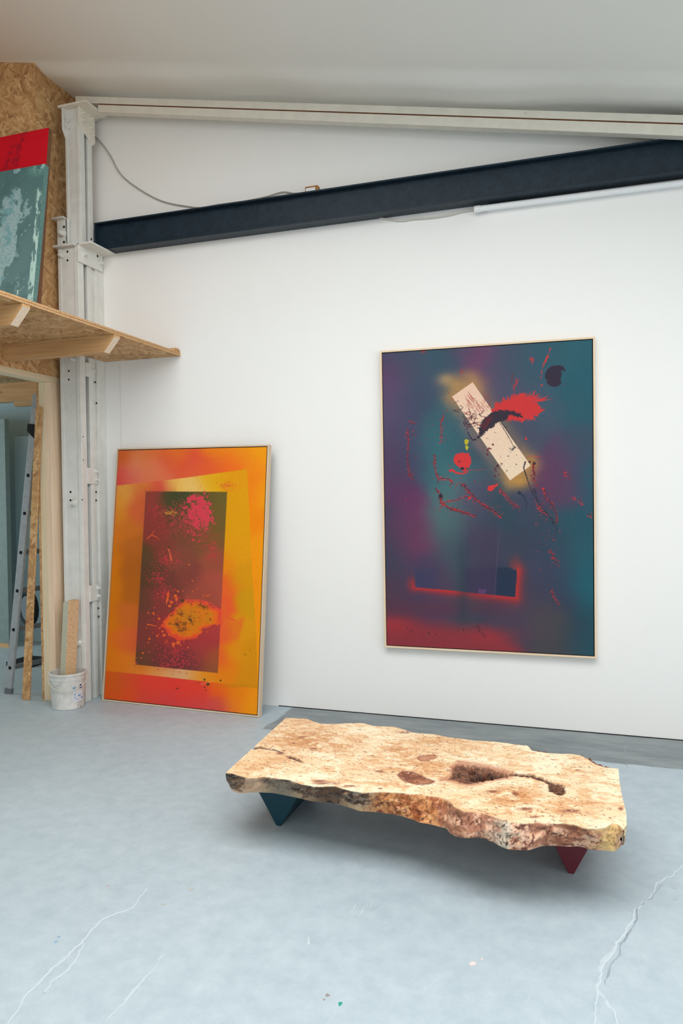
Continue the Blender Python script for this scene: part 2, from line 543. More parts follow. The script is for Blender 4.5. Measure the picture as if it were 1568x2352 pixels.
M['filler'] = plain('crack_filler', rgb(190, 202, 209), 0.6, var=0.03, scale=60)
M['crackdark'] = plain('crack_line', rgb(146, 158, 166), 0.8)
lc = [(338, 2040), (322, 2060), (305, 2085), (262, 2102), (230, 2118), (205, 2140), (182, 2165), (150, 2200), (120, 2225), (95, 2250), (60, 2280), (40, 2310), (20, 2345), (5, 2370)]
rc = [(1568, 1985), (1540, 2010), (1510, 2030), (1485, 2060), (1455, 2088), (1448, 2110), (1432, 2140), (1415, 2165), (1408, 2190), (1385, 2225), (1380, 2260), (1368, 2285), (1366, 2330), (1362, 2365)]
ridge('floor_crack', lc, 0.009, M['filler'], floor, 1)
ridge('floor_crack', [(190, 2165), (160, 2225), (120, 2255), (100, 2280)], 0.008, M['filler'], floor, 5)
ridge('floor_crack', rc, 0.010, M['filler'], floor, 2)
ridge('floor_crack', [(1376, 2275), (1392, 2295), (1408, 2318), (1412, 2345), (1415, 2365)], 0.008, M['filler'], floor, 3)
ridge('floor_crack', [(x + 9, y + 1) for x, y in rc[2:11]], 0.004, M['crackdark'], floor, 2, 0.0015)
ridge('floor_crack', [(380, 2190), (340, 2245), (300, 2290), (240, 2345)], 0.004, M['filler'], floor, 8)
ridge('floor_crack', [(1438, 1695), (1436, 1730), (1440, 1765)], 0.004, M['crackdark'], floor, 9, 0.001)
for k, (x0, y0, x1, y1) in enumerate(((808, 2110, 818, 2070), (822, 2105, 846, 2070), (835, 2108, 862, 2072), (850, 2100, 882, 2066), (706, 2150, 712, 2170))):
    ridge('floor_scratch', [(x0, y0), (x1, y1)], 0.0025, M['filler'], floor, 20 + k, 0.0008)

def spot(px, py, r, mat, seed, ax=1.0):
    rnd = random.Random(seed); c = at(px, py, 2, 0); b = MB()
    n = 14; pts = []
    for i in range(n):
        a = 2 * math.pi * i / n; q = r * rnd.uniform(0.6, 1.15)
        pts.append((c[0] + q * math.cos(a), c[1] + q * ax * math.sin(a), 0.0002))
    b.prism(pts, (0, 0, 0.0006)); return b.build('paint_spot', mat, floor)
spot(781, 2306, 0.0055, plain('teal_paint_spot', rgb(40, 150, 130)), 1, 1.6)
spot(752, 2286, 0.006, plain('brown_paint_spot', rgb(150, 140, 138)), 2)
spot(744, 2296, 0.004, plain('brown_paint_spot', rgb(160, 150, 148)), 7)
pb = plain('blue_paint_spot', rgb(140, 172, 200))
spot(128, 2163, 0.006, pb, 3); spot(136, 2152, 0.005, pb, 4)
pp = plain('pink_paint_spot', rgb(222, 206, 204))
spot(1085, 2214, 0.010, pp, 5); spot(1106, 2204, 0.004, pp, 6)
pg = plain('grey_paint_spot', rgb(176, 184, 190))
spot(1548, 2038, 0.008, pg, 11, 1.5); spot(1550, 2066, 0.006, pg, 12); spot(375, 2078, 0.012, plain('grey_stain', rgb(178, 182, 182)), 13, 0.5); spot(438, 2042, 0.012, plain('brown_stain', rgb(180, 184, 182)), 14, 0.8)
spot(248, 2035, 0.004, plain('red_stain', rgb(190, 160, 158)), 15)

# board joints on the white wall
b = MB(); b.box(-2.905, -2.900, -0.002, 0.0, 0.0, 2.18); o = b.build('trim_2', M['steel']); tag(o, kind='structure')
A = at(240, 262, 1, 0); B = at(1500, 318, 1, 0)
b = MB(); b.bar((A[0], -0.002, A[2]), (B[0], -0.002, B[2]), 0.005, 0.009); o = b.build('trim_3', M['plastic']); tag(o, kind='structure')
b = MB(); b.box(-1.80, 5.0, -0.004, 0.0, 0.0, 0.004); o = b.build('wall_foot_gap', M['dark_hole']); tag(o, kind='structure')  # thin black strip painted as the dark gap along the wall's foot

# ------------------------------------------------------------------ steelwork
XR = -3.02
def bolt(parent, c, n, r=0.014, h=0.02, mat=None):
    n = Vector(n).normalized(); c = Vector(c)
    b = MB(); b.cyl(c, c + n * 0.004, r * 1.45, n=20); b.cyl(c + n * 0.004, c + n * h, r, n=6)
    b.cyl(c + n * h, c + n * (h + 0.012), r * 0.55, n=14)
    return b.build('bolt', mat or M['steel'], parent)
def hole(parent, c, n, r=0.007):
    n = Vector(n).normalized(); c = Vector(c)
    return MB().cyl(c - n * 0.002, c + n * 0.0008, r, n=16).build('bolt_hole', M['dark_hole'], parent)

YF = -0.258
ZT = 2.885
T = empty('steel_column', (-3.1, -0.13, 0))
tag(T, 'tall white painted steel column in the corner, wide lower section with battens and bolt holes', 'column')
b = MB()
b.box(-3.160, XR - 0.012, YF + 0.006, YF + 0.016, 0, ZT)            # web facing the room
b.box(-3.172, -3.148, YF, YF + 0.006, 0, ZT); b.box(-3.172, -3.160, YF + 0.006, YF + 0.055, 0, ZT)
b.box(XR - 0.028, XR, YF, YF + 0.006, 0, ZT)
b.box(XR - 0.012, XR, YF + 0.006, YF + 0.055, 0, ZT)
b.build('front_channel', M['steel'], T, 0.002)
b = MB()
b.box(-3.172, XR, -0.168, -0.158, 0, ZT); b.box(XR - 0.010, XR, -0.158, -0.128, 0, ZT)
b.box(-3.172, XR - 0.012, -0.128, -0.088, 0, ZT); b.box(-3.172, XR, -0.088, -0.002, 0, ZT)
b.build('rear_channel', M['steel'], T, 0.002)
MB().box(-3.165, XR - 0.035, -0.205, -0.165, 0, ZT).build('gap_shade', M['gap'], T)  # near-black box painted as the shade between the two channels
for z0, z1, ya in ((1.39, 1.493, -0.105), (0.632, 0.738, -0.115), (2.075, 2.165, -0.115)):
    MB().box(XR, XR + 0.006, -0.206, ya, z0, z1).build('batten_plate', M['steel'], T, 0.0015)
for z in (1.418, 1.47, 0.66, 0.712, 2.125): bolt(T, (XR + 0.006, -0.125, z), (1, 0, 0), 0.010, 0.012)
for px, py in ((219, 806), (219, 878), (222, 926), (221, 1130), (221, 1149), (226, 1397), (227, 1416)):
    p = at(px, py, 0, XR); hole(T, (XR, p[1], p[2]), (1, 0, 0), 0.006)
for px, py in ((191, 1003), (191, 1057), (189, 1148)):
    p = at(px, py, 0, XR); hole(T, (XR, p[1], p[2]), (1, 0, 0), 0.004)
for px, py, r in ((158, 852, .006), (158, 872, .006), (162, 1130, .007), (162, 1149, .007), (148, 1109, .004), (148, 1139, .004), (143, 1150, .003), (147, 1288, .004), (155, 578, .007), (155, 598, .007)):
    p = at(px, py, 1, YF + 0.006); hole(T, (p[0], YF + 0.006, p[2]), (0, -1, 0), r)
for px, py, r in ((173, 1155, .018), (183, 1476, .018), (143, 588, .013), (170, 826, .013)):
    p = at(px, py, 1, YF + 0.006); bolt(T, (p[0], YF + 0.006, p[2]), (-0.1, -1, 0), r, 0.022)
# bent plate closing the top, left
b = MB(); P0 = at(131, 566, 1, YF - 0.0); P1 = at(178, 566, 1, YF)
b.box(-3.185, -3.03, YF - 0.03, YF + 0.07, ZT, ZT + 0.012); b.build('top_plate', M['steel'], T, 0.002)
# angle bracket that carries the navy beam
K = MB()
K.box(XR, XR + 0.012, YF - 0.006, -0.02, 2.785, 2.90)
K.box(XR, -2.915, YF - 0.006, -0.002, 2.890, 2.902)
K.build('angle_bracket', M['steel'], T, 0.002)
for y, z in ((-0.215, 2.845), (-0.055, 2.835)): bolt(T, (XR + 0.012, y, z), (1, 0, 0), 0.014, 0.016)
hole(T, (XR + 0.012, -0.075, 2.875), (1, 0, 0), 0.008)

# upper, narrower column
T = empty('steel_column', (-3.08, -0.12, ZT + 0.012))
tag(T, 'narrow white upper column section standing on the wide column, capped by a bolted plate', 'column')
ZC = 3.765; Z0 = ZT + 0.0125; YU = -0.222
b = MB()
b.box(-3.128, XR - 0.010, YU + 0.006, YU + 0.014, Z0, ZC); b.box(-3.128, -3.110, YU, YU + 0.006, Z0, ZC)
b.box(XR - 0.022, XR, YU, YU + 0.006, Z0, ZC); b.box(XR - 0.010, XR, YU + 0.006, -0.172, Z0, ZC)
b.build('front_channel', M['steel'], T, 0.002)
b = MB(); b.box(-3.128, XR, -0.142, -0.098, Z0, ZC); b.build('rear_channel', M['steel'], T, 0.002)
MB().box(-3.120, XR - 0.05, -0.205, -0.142, Z0, ZC).build('gap_shade', M['gap'], T)  # same dark fill, shade of the upper gap put into colour
b = MB(); b.box(-3.150, -2.935, -0.262, -0.055, ZC, ZC + 0.013); b.build('cap_plate', M['steel_old'], T, 0.002)
b = MB()
b.prism([(XR, -0.235, ZC), (XR, -0.075, ZC), (XR, -0.075, 3.60), (XR, -0.10, 3.575), (XR, -0.225, 3.655), (XR, -0.235, 3.67)], (0.010, 0, 0))
b.build('gusset_plate', M['steel_old'], T, 0.002)
for y, z in ((-0.205, 3.735), (-0.205, 3.69), (-0.125, 3.735), (-0.125, 3.68), (-0.12, 3.63)): bolt(T, (XR + 0.010, y, z), (1, 0, 0), 0.010, 0.012, M['steel_old'])
b = MB(); b.prism([(-3.128, YU - 0.03, ZC), (-3.128, YU + 0.03, ZC), (-3.128, YU + 0.03, 3.60), (-3.128, YU - 0.0, 3.585), (-3.128, YU - 0.03, 3.63)], (0.010, 0, 0))
b.build('gusset_plate', M['steel'], T, 0.002)
for z in (3.70, 3.655): bolt(T, (-3.105, YU, z), (0.2, -1, 0), 0.011, 0.012)
p = at(209, 549, 0, XR); hole(T, (XR, -0.12, p[2]), (1, 0, 0), 0.007)

# bent channel offcut left of the upper column
T = empty('steel_bracket', (-3.13, -0.25, ZT + 0.012))
tag(T, 'short folded white steel bracket with one big bolt, standing left of the upper column', 'bracket')
b = MB(); x0, x1 = -3.182, -3.10; y0 = -0.262
zt = at(150, 500, 1, y0)[2]
b.box(x0 + 0.012, x1, y0, y0 + 0.008, Z0, zt); b.box(x0 - 0.01, x1, y0 - 0.03, y0 + 0.008, zt - 0.008, zt)
b.box(x1 - 0.006, x1, y0, y0 + 0.03, Z0, zt)
b.build('folded_plate', M['steel'], T, 0.0015)
for py in (521, 556):
    p = at(147, py, 1, y0); hole(T, (p[0], y0, p[2]), (0, -1, 0), 0.008)
p = at(146, 537, 1, y0); bolt(T, (p[0], y0, p[2]), (-0.15, -1, 0), 0.017, 0.03)

# navy beam
T = empty('steel_beam', (-1.0, -0.06, 2.905))
tag(T, 'dark navy steel I-beam running along the white wall from the corner column', 'beam')
zb, ztop = 2.9035, 3.083
xa, xb = -3.005, 3.0
MB().box(xa, xb, -0.055, -0.048, zb + 0.009, ztop - 0.009).build('web', M['navy'], T)
MB().box(xa, xb, -0.098, -0.006, zb, zb + 0.009).build('bottom_flange', M['navy'], T, 0.001)
MB().box(xa, xb, -0.098, -0.006, ztop - 0.009, ztop).build('top_flange', M['navy'], T, 0.001)
MB().box(xa - 0.010, xa, -0.098, -0.006, zb, ztop).build('end_plate', M['navy'], T, 0.001)

# white rafter just above, two bars with a rusty joint
T = empty('steel_rafter', (-1.2, -0.1, 3.4))
tag(T, 'long white sloping steel rafter with a rusty seam, under the ceiling edge', 'rafter')
yr = -0.15
def zz(px, py): p = at(px, py, 1, yr); return p[0], p[2]
def line(p0, p1):
    (xa_, za_), (xb_, zb_) = p0, p1
    s_ = (zb_ - za_) / (xb_ - xa_); return lambda x: za_ + s_ * (x - xa_)
top = line(zz(230, 222), zz(1568, 264)); mid = line(zz(230, 239), zz(1568, 284)); bot = line(zz(230, 257), zz(1568, 312))
def sloped(f0, f1, x0, x1, y0, y1):
    return [(x0, y0, f0(x0)), (x1, y0, f0(x1)), (x1, y1, f0(x1)), (x0, y1, f0(x0)), (x0, y0, f1(x0)), (x1, y0, f1(x1)), (x1, y1, f1(x1)), (x0, y1, f1(x0))]
MB().hexa(sloped(lambda x: mid(x) + 0.004, top, -3.10, 2.2, yr, yr + 0.048)).build('upper_bar', M['steel_old'], T, 0.0015)
MB().hexa(sloped(bot, lambda x: mid(x) - 0.004, -2.93, 2.2, yr, yr + 0.048)).build('lower_bar', M['steel_old'], T, 0.0015)
MB().hexa(sloped(lambda x: mid(x) - 0.0038, lambda x: mid(x) + 0.0038, -2.93, 2.2, yr + 0.004, yr + 0.044)).build('rusty_seam', M['rust'], T)
# end plate block behind the cap
MB().hexa(sloped(lambda x: ZC + 0.014, lambda x: top(x) + 0.05, -3.14, -3.02, -0.05, -0.012)).build('end_plate', M['steel'], T, 0.002)

# ------------------------------------------------------------------ strand-board deck with its joists
ZD = 2.200; XD = -2.449
T = empty('loft_deck', (-2.85, -1.5, ZD))
tag(T, 'strand board loft deck jutting from the partition on pine joists above the opening', 'deck')
def plate_poly(z0, z1, name, mats, ins=0.0):
    b = MB()
    P = [(-3.205, -3.6), (XD - ins, -3.6), (XD - ins, -0.002), (XR + 0.008, -0.002), (XR + 0.008, -0.275), (-3.205, -0.275)]
    b.prism([(x, y, z0) for x, y in P], (0, 0, z1 - z0), longest=(0, 1, 0))
    o = b.build(name, mats, T)
    for pl in o.data.polygons:
        if abs(pl.normal.z) < 0.5: pl.material_index = 1
    return o
plate_poly(ZD, ZD + 0.0105, 'deck_board', [M['osb'], M['osb_edge']])
plate_poly(ZD + 0.0135, ZD + 0.0245, 'deck_board', [M['osb'], M['osb_edge']], 0.003)
def joist(yc, w=0.05, h=0.095):
    b = MB(); x1 = -2.408; x1b = -2.452; x0 = XP + 0.002
    y0, y1 = yc, yc + w
    P = [(x0, y0, ZD - h), (-2.521, y0, ZD - h), (-2.521, y1, ZD - h), (x0, y1, ZD - h), (x0, y0, ZD - 0.015), (-2.449, y0, ZD - 0.015), (-2.449, y1, ZD - 0.015), (x0, y1, ZD - 0.015)]
    b.hexa(P, (1, 0, 0)); b.hexa([(x0, y0, ZD - 0.015), (-2.449, y0, ZD - 0.015), (-2.449, y1, ZD - 0.015), (x0, y1, ZD - 0.015), (x0, y0, ZD - 0.0005), (-2.452, y0, ZD - 0.0005), (-2.452, y1, ZD - 0.0005), (x0, y1, ZD - 0.0005)], (1, 0, 0)); o = b.build('joist', [M['joist'], M['pine_end']], T, 0.001)
    for pl in o.data.polygons:
        if pl.normal.x > 0.5 and pl.normal.z < -0.2: pl.material_index = 1
joist(-0.70); joist(-1.40); joist(-2.10); joist(-2.80)
# scrap on the deck corner
p = at(397, 800, 1, -0.03)
b = MB(); b.box(p[0] - 0.085, p[0] + 0.04, -0.06, -0.012, ZD + 0.0245, ZD + 0.0445); o = b.build('wood_offcut', M['osb'], None, 0.006)
tag(o, 'small wood scrap lying on the deck corner against the white wall', 'wood scrap')

# opening: header plate and post
T = empty('door_frame', (-3.27, -0.25, 0))
tag(T, 'raw pine post and header plate framing the opening below the loft deck', 'door frame')
HZ = 2.04
MB().box(XP - 0.092, XP, -3.6, -0.06, HZ, HZ + 0.035, (0, 1, 0)).build('header_plate', M['pine'], T, 0.001)
MB().box(XP - 0.092, XP - 0.047, -0.30, -0.075, 0.0, HZ - 0.0005, (0, 0, 1)).build('post', M['pine'], T, 0.002)
MB().box(XP - 0.0465, XP + 0.0, -0.30, -0.075, 0.0, HZ - 0.0005, (0, 0, 1)).build('post', wood('lit_side_pine', rgb(226, 196, 164), rgb(246, 222, 194)), T, 0.002)  # right half in paler, warmer pine: the lit side put into colour
MB().box(XP - 0.106, XP - 0.0925, -0.302, -0.06, 0.0, HZ + 0.1, (0, 0, 1)).build('board_edge', M['osb'], T)

# beams inside the store room
b = MB().box(-5.6, -3.33, 0.22, 0.28, 2.02, 2.15, (1, 0, 0)); o = b.build('ceiling_beam', M['joist'])
tag(o, 'long brown ceiling beam crossing the store room behind the opening', 'beam')
P0 = at(32, 912, 1, 1.40); P1 = at(78, 931, 1, 1.40)
b = MB().box(P0[0], P1[0] + 0.25, 1.40, 1.449, P1[2], P0[2] + 0.01, (1, 0, 0)); o = b.build('wall_batten', M['joist'])
tag(o, 'short brown timber batten on the far store room wall beside the ladder top', 'batten')
P0 = at(10, 962, 1, 1.0); 
T = empty('door_leaf', (P0[0] - 0.4, 1.0, 0)); tag(T, 'grey green door panel standing at the left edge of the store room', 'door')
MB().box(P0[0] - 0.9, P0[0] + 0.0, 1.0, 1.05, 0.0351, P0[2]).build('panel', plain('grey_green_panel', rgb(128, 142, 138), 0.7), T)
MB().box(P0[0] - 0.9, P0[0] + 0.0, 0.995, 1.055, 0.0, 0.035).build('bottom_rail', M['joist'], T)
P0 = at(32, 1003, 1, 1.30); P1 = at(30, 1440, 1, 1.30)
b = MB().box(P0[0], P0[0] + 0.9, 1.30, 1.33, 0.0, P0[2]); o = b.build('plaster_board', plain('pale_blue_board', rgb(190, 214, 222), 0.7, var=0.02))
tag(o, 'pale blue board standing against the far store room wall behind the ladder', 'board')

# ladder
A = np.array(at(20, 1597, 1, -0.235)); A[2] = 0.0
B = np.array(at(85, 905, 1, -0.235))
T = empty('ladder', (A[0], A[1], 0)); tag(T, 'aluminium ladder leaning inside the opening behind the pine post', 'ladder')
d = (B - A); L = np.linalg.norm(d); d /= L
off = np.array([0.10, 0.38, 0.0])
for k, sgn in ((0, 0), (1, 1)):
    a = A + off * sgn; e = B + off * sgn
    MB().bar(a + d * 0.02, e, 0.022, 0.05, up=(1, 0, -d[0] / d[2])).build('rail', M['alu'], T, 0.002)
    MB().bar(a + np.array([0.0005, 0, 0]), a + d * 0.04, 0.025, 0.054, up=(1, 0, -d[0] / d[2])).build('rail_foot', M['alu_dark'], T, 0.002)
sx = np.array([d[2], 0, -d[0]])
for px, py in ((22, 1533), (37, 1446), (49, 1357), (61, 1269), (69, 1179), (74, 1092)):
    q = at(px, py, 1, -0.235); s = (q[2] - A[2]) / d[2]; c = A + d * s
    r = MB().bar(c + np.array([0, 0.012, 0]), c + off - np.array([0, 0.012, 0]), 0.028, 0.028, up=tuple(d)).build('rung', M['alu_dark'], T, 0.002)
    MB().bar(c - np.array([0, 0.0125, 0]), c - np.array([0, 0.0108, 0]), 0.020, 0.020, up=tuple(d)).build('rung_end', M['dark_hole'], T)
q = at(76, 992, 1, -0.25); s = (q[2]) / d[2]; c = A + d * s
b = MB(); X = sx * 0.038; V = np.array([0, -0.02, 0])
b.hexa([tuple(c - X + V + d * -0.0), tuple(c + X + V + d * -0.05), tuple(c + X - V + d * -0.05), tuple(c - X - V), tuple(c - X + V + d * 0.05), tuple(c + X + V + d * 0.05), tuple(c + X - V + d * 0.05), tuple(c - X - V + d * 0.05)])
b.build('black_joint', M['rubber'], T, 0.004)['label'] = 'black plastic ladder joint'

# strand-board strip leaning in front of the ladder
A2 = np.array(at(50, 1594, 1, -0.33)); B2 = np.array(at(82, 935, 1, -0.325)); A2[2] = 0.002
b = MB(); wv = np.array([0.058, 0, 0]); tv = np.array([0, 0.012, 0])
a, e = A2, B2; wt = wv * 0.75
b.hexa([tuple(a), tuple(a + wv), tuple(a + wv + tv), tuple(a + tv), tuple(e), tuple(e + wt), tuple(e + wt + tv), tuple(e + tv)], (0, 0, 1))
o = b.build('board_strip', M['osb'], None, 0.001); tag(o, 'long narrow strand board strip leaning before the ladder rail', 'board')

# black wheel behind the ladder
c = at(66, 1397, 1, 0.55); R_ = 0.118
T = empty('wheel', (c[0], 0.55, R_ + 0.0)); tag(T, 'black rubber wheel seen edge-on behind the ladder rungs', 'wheel')
T.location = (c[0], 0.55, c[2])
b = MB(); n = 40
ax = Vector((0.42, 0.9, 0)).normalized(); cc = Vector((c[0], 0.55, c[2])); up_ = Vector((0, 0, 1)); sd = ax.cross(up_)
ring = []
for i in range(n + 1):
    a = 2 * math.pi * i / n; ring.append(cc + sd * (R_ * math.cos(a)) + up_ * (R_ * math.sin(a)))
b.tube(ring, 0.026, 10); b.build('tyre', M['rubber'], T, smooth=True)
MB().cyl(cc - ax * 0.02, cc + ax * 0.02, R_ - 0.02, n=32).build('hub', M['alu_dark'], T)
b = MB(); b.bar(cc - Vector((0, 0, 0.0)), Vector((cc.x, cc.y, 0.0)), 0.04, 0.02, up=(0, 1, 0)); b.box(cc.x - 0.12, cc.x + 0.12, cc.y - 0.12, cc.y + 0.12, 0, 0.03); b.build('stand', M['rubber'], T)

# ------------------------------------------------------------------ bucket and offcut
BC = (-3.062, -0.375, 0.0)
T = empty('paint_bucket', BC); tag(T, 'stained white plastic paint bucket on the floor beside the pine post', 'bucket')
t = NT('stained_white_plastic'); v = t.coord('Object')
col = t.ramp(t.noise(v, 9, 6, 0.7), [(0.3, rgb(188, 188, 182)), (0.65, rgb(222, 222, 218))])
st = t.val(t.noise(t.coord('Object', (1, 1, 0.6)), 17, 7, 0.72, 0.6), 0.60, 0.68)
col = t.mix(t.math('MULTIPLY', st, 0.7), col, rgb(110, 108, 102))
st = t.val(t.noise(v, 34, 5, 0.7), 0.66, 0.72)
col = t.mix(t.math('MULTIPLY', st, 0.5), col, rgb(140, 120, 100))
M['pail'] = t.out(col, 0.45)
hB = 0.222
b = MB(); b.lathe([(0.0, 0.0005), (0.091, 0.0005), (0.094, 0.004), (0.107, hB - 0.03), (0.1075, hB - 0.012), (0.1045, hB - 0.012), (0.104, hB - 0.03), (0.0905, 0.006), (0.0, 0.006)], BC, 64)
b.build('pail', M['pail'], T, smooth=True)
b = MB(); b.lathe([(0.1045, hB - 0.014), (0.111, hB - 0.014), (0.1125, hB - 0.004), (0.111, hB), (0.1045, hB), (0.1035, hB - 0.003), (0.1045, hB - 0.014)], BC, 64); b.build('rim', M['pail'], T, smooth=True)
b = MB(); b.lathe([(0.1055, hB - 0.043), (0.1085, hB - 0.041), (0.1085, hB - 0.036), (0.1058, hB - 0.034)], BC, 64); b.build('ridge', M['pail'], T, smooth=True)
# handle: hanging half-hoop
vx = Vector((-0.62, 0.785, 0)); rt = Vector((0.785, 0.62, 0))
pts = []
for i in range(33):
    a = math.pi * i / 32
    # from left pivot around the front to the right pivot
    dirn = (-rt) * math.cos(a) * 0.114 + (-vx) * (math.sin(a) * 0.124)
    drop = math.sin(a) * 0.060
    tilt = -0.012 + 0.02 * (i / 32)
    pts.append(Vector(BC) + dirn + Vector((0, 0, hB - 0.035 - drop + tilt * 0.5)))
MB().tube(pts, 0.0028, 10).build('handle', M['cable_white'], T, smooth=True)
# label with faded print
def on_pail(a, z, dr=0.0012):
    r = 0.0942 + (0.107 - 0.0942) * (z / (hB - 0.03)) + dr
    dv = (-vx) * math.cos(a) + rt * math.sin(a)
    return tuple(Vector(BC) + dv * r + Vector((0, 0, z)))
def decal(a0, a1, z0, z1, name, mat, dr):
    b = MB(); n = 10
    for i in range(n + 1):
        a = a0 + (a1 - a0) * i / n
        for z, q in ((z0, dr), (z1, dr), (z0, dr - 0.0006), (z1, dr - 0.0006)): b.v.append(on_pail(a, z, q))
    for i in range(n):
        k = i * 4
        for q in ((0, 4, 5, 1), (2, 3, 7, 6), (0, 2, 6, 4), (1, 5, 7, 3)):
            b.face([k + j for j in q])
    return b.build(name, mat, T)
decal(0.30, 0.98, 0.045, 0.115, 'label', plain('faded_label', rgb(212, 214, 218), 0.5), 0.0012)
blue = plain('faded_blue_print', rgb(120, 158, 200), 0.5); navyp = plain('dark_blue_print', rgb(38, 62, 134), 0.5)
for a0, a1, z0, z1, mt in ((0.70, 0.86, 0.128, 0.150, navyp), (0.28, 0.44, 0.124, 0.142, blue), (0.36, 0.44, 0.088, 0.100, blue), (0.34, 0.48, 0.072, 0.078, blue), (0.60, 0.68, 0.078, 0.090, blue), (0.70, 0.78, 0.078, 0.090, blue), (0.84, 0.98, 0.062, 0.072, blue), (0.42, 0.66, 0.060, 0.063, blue)):
    decal(a0, a1, z0, z1, 'print', mt, 0.0022)

# chipboard offcut standing in the bucket
t = NT('chipboard'); v = t.coord('Object')
col = t.ramp(t.noise(v, 190, 4, 0.7), [(0.3, rgb(150, 112, 78)), (0.5, rgb(206, 172, 132)), (0.7, rgb(232, 204, 168))])
t.bump(t.noise(v, 190, 4, 0.7), 0.5, 0.002); M['chip'] = t.out(col, 0.8)
M['laminate'] = plain('grey_green_laminate', rgb(186, 184, 160), 0.5, var=0.03)
T = empty('chipboard_offcut', (-3.065, -0.362, 0.007)); tag(T, 'tall chipboard offcut standing upright in the white bucket', 'board')
top_c = np.array(at(164, 1378, 1, -0.315))
bc = np.array([BC[0] - 0.012, BC[1] + 0.002, 0.03])
av = math.radians(35)
vv = -vx
nchip = Vector((vv.x * math.cos(av) - vv.y * math.sin(av), vv.x * math.sin(av) + vv.y * math.cos(av), 0))
tl = Vector((-nchip.y, nchip.x, 0))
if tl.dot(rt) < 0: tl = -tl
def sect(c, s=1.0):
    c = Vector(c); w_, q_ = 0.076 * s, 0.052 * s
    return [c - tl * w_ / 2 + nchip * q_ / 2, c + tl * w_ / 2 + nchip * q_ / 2, c + tl * w_ / 2 - nchip * q_ / 2, c - tl * w_ / 2 - nchip * q_ / 2]
s0 = sect(bc); s1 = sect(top_c)
s1[1] = s1[1] - Vector((0, 0, 0.004)); s1[0] = s1[0] + Vector((0, 0, 0.003)); s1[3] = s1[3] - Vector((0, 0, 0.012))
b = MB(); b.hexa([tuple(p) for p in s0 + s1], (0, 0, 1)); b.build('chipboard_core', M['chip'], T, 0.0015)
e0 = [s0[0] - tl * 0.0022, s0[0] - tl * 0.0002, s0[3] - tl * 0.0002, s0[3] - tl * 0.0022]
e1 = [s1[0] - tl * 0.0022, s1[0] - tl * 0.0002, s1[3] - tl * 0.0002, s1[3] - tl * 0.0022]
b = MB(); b.hexa([tuple(p) for p in e0 + e1], (0, 0, 1)); b.build('laminate_face', M['laminate'], T)['label'] = 'smooth grey green laminated side'
#PART2
# ------------------------------------------------------------------ wall lamp, cables
T = empty('tube_light', (-0.05, -0.03, 2.88)); tag(T, 'white tube light fixed to the wall just under the navy beam', 'lamp')
P0 = at(1098, 480, 1, -0.035); P1 = at(1568, 420, 1, -0.035)
dv = Vector(P1) - Vector(P0); P2 = Vector(P0) + dv * 1.12
MB().cyl(tuple(P0), tuple(P2), 0.0165, n=24).build('tube', M['plastic'], T, smooth=True)
for e, s_ in ((Vector(P0), 1), (P2, -1)):
    q = dv.normalized() * s_
    MB().cyl(tuple(e - q * 0.022), tuple(e + q * 0.012), 0.019, n=24).build('end_cap', M['plastic'], T, 0.002, smooth=True)
b = MB(); b.bar((P0[0] + 0.05, -0.012, P0[2] + 0.006), (P2.x - 0.05, -0.012, P2.z + 0.006), 0.022, 0.03, up=(0, 0, 1)); b.build('backing_rail', M['plastic'], T)

def spline(P, n=14):
    P = [np.array(p, float) for p in P]; P = [2 * P[0] - P[1]] + P + [2 * P[-1] - P[-2]]
    out = []
    for i in range(1, len(P) - 2):
        for k in range(n):
            t_ = k / n
            out.append(0.5 * ((2 * P[i]) + (-P[i - 1] + P[i + 1]) * t_ + (2 * P[i - 1] - 5 * P[i] + 4 * P[i + 1] - P[i + 2]) * t_ * t_ + (-P[i - 1] + 3 * P[i] - 3 * P[i + 1] + P[i + 2]) * t_ ** 3))
    out.append(P[-2]); return out
def wall_cable(px, r, mat, label, y=-0.012):
    pts = [at(a, c, 1, y) for a, c in px]
    b = MB().tube(spline(pts), r, 8); o = b.build('electric_cable', mat, None, smooth=True); tag(o, label, 'cable'); return o
wall_cable([(213, 309), (232, 328), (252, 356), (270, 390), (290, 413), (325, 438), (360, 457), (390, 467), (430, 474), (462, 477), (500, 470), (560, 462), (610, 452), (640, 443), (655, 441), (675, 444), (700, 443)], 0.0042, M['cable'], 'thin grey cable drooping across the upper wall from the column down to the navy beam')
wall_cable([(855, 497), (868, 500), (890, 503), (920, 507), (950, 503), (990, 500), (1030, 494), (1062, 486), (1090, 481)], 0.0038, M['cable_white'], 'short pale cable running under the navy beam into the tube light')
# small copper coloured clip on top of the beam
pa = at(703, 436, 1, -0.05); pb2 = at(732, 432, 1, -0.05); zt2 = at(717, 430, 1, -0.05)[2]
T = empty('beam_clip', (pa[0], -0.05, ztop)); tag(T, 'small brown and white clip sitting on top of the navy beam', 'clip')
b = MB(); th_ = 0.008
b.box(pa[0], pb2[0], -0.07, -0.03, zt2 - th_, zt2); b.box(pb2[0] - 0.014, pb2[0], -0.07, -0.03, ztop, zt2 - th_); b.box(pa[0], pa[0] + 0.004, -0.07, -0.03, ztop, zt2 - th_)
b.build('bent_strap', plain('copper_brown', rgb(168, 118, 62), 0.5), T, 0.002)
MB().box(pa[0] + 0.005, pb2[0] - 0.016, -0.068, -0.032, ztop, zt2 - th_ - 0.001).build('white_core', M['plastic'], T)

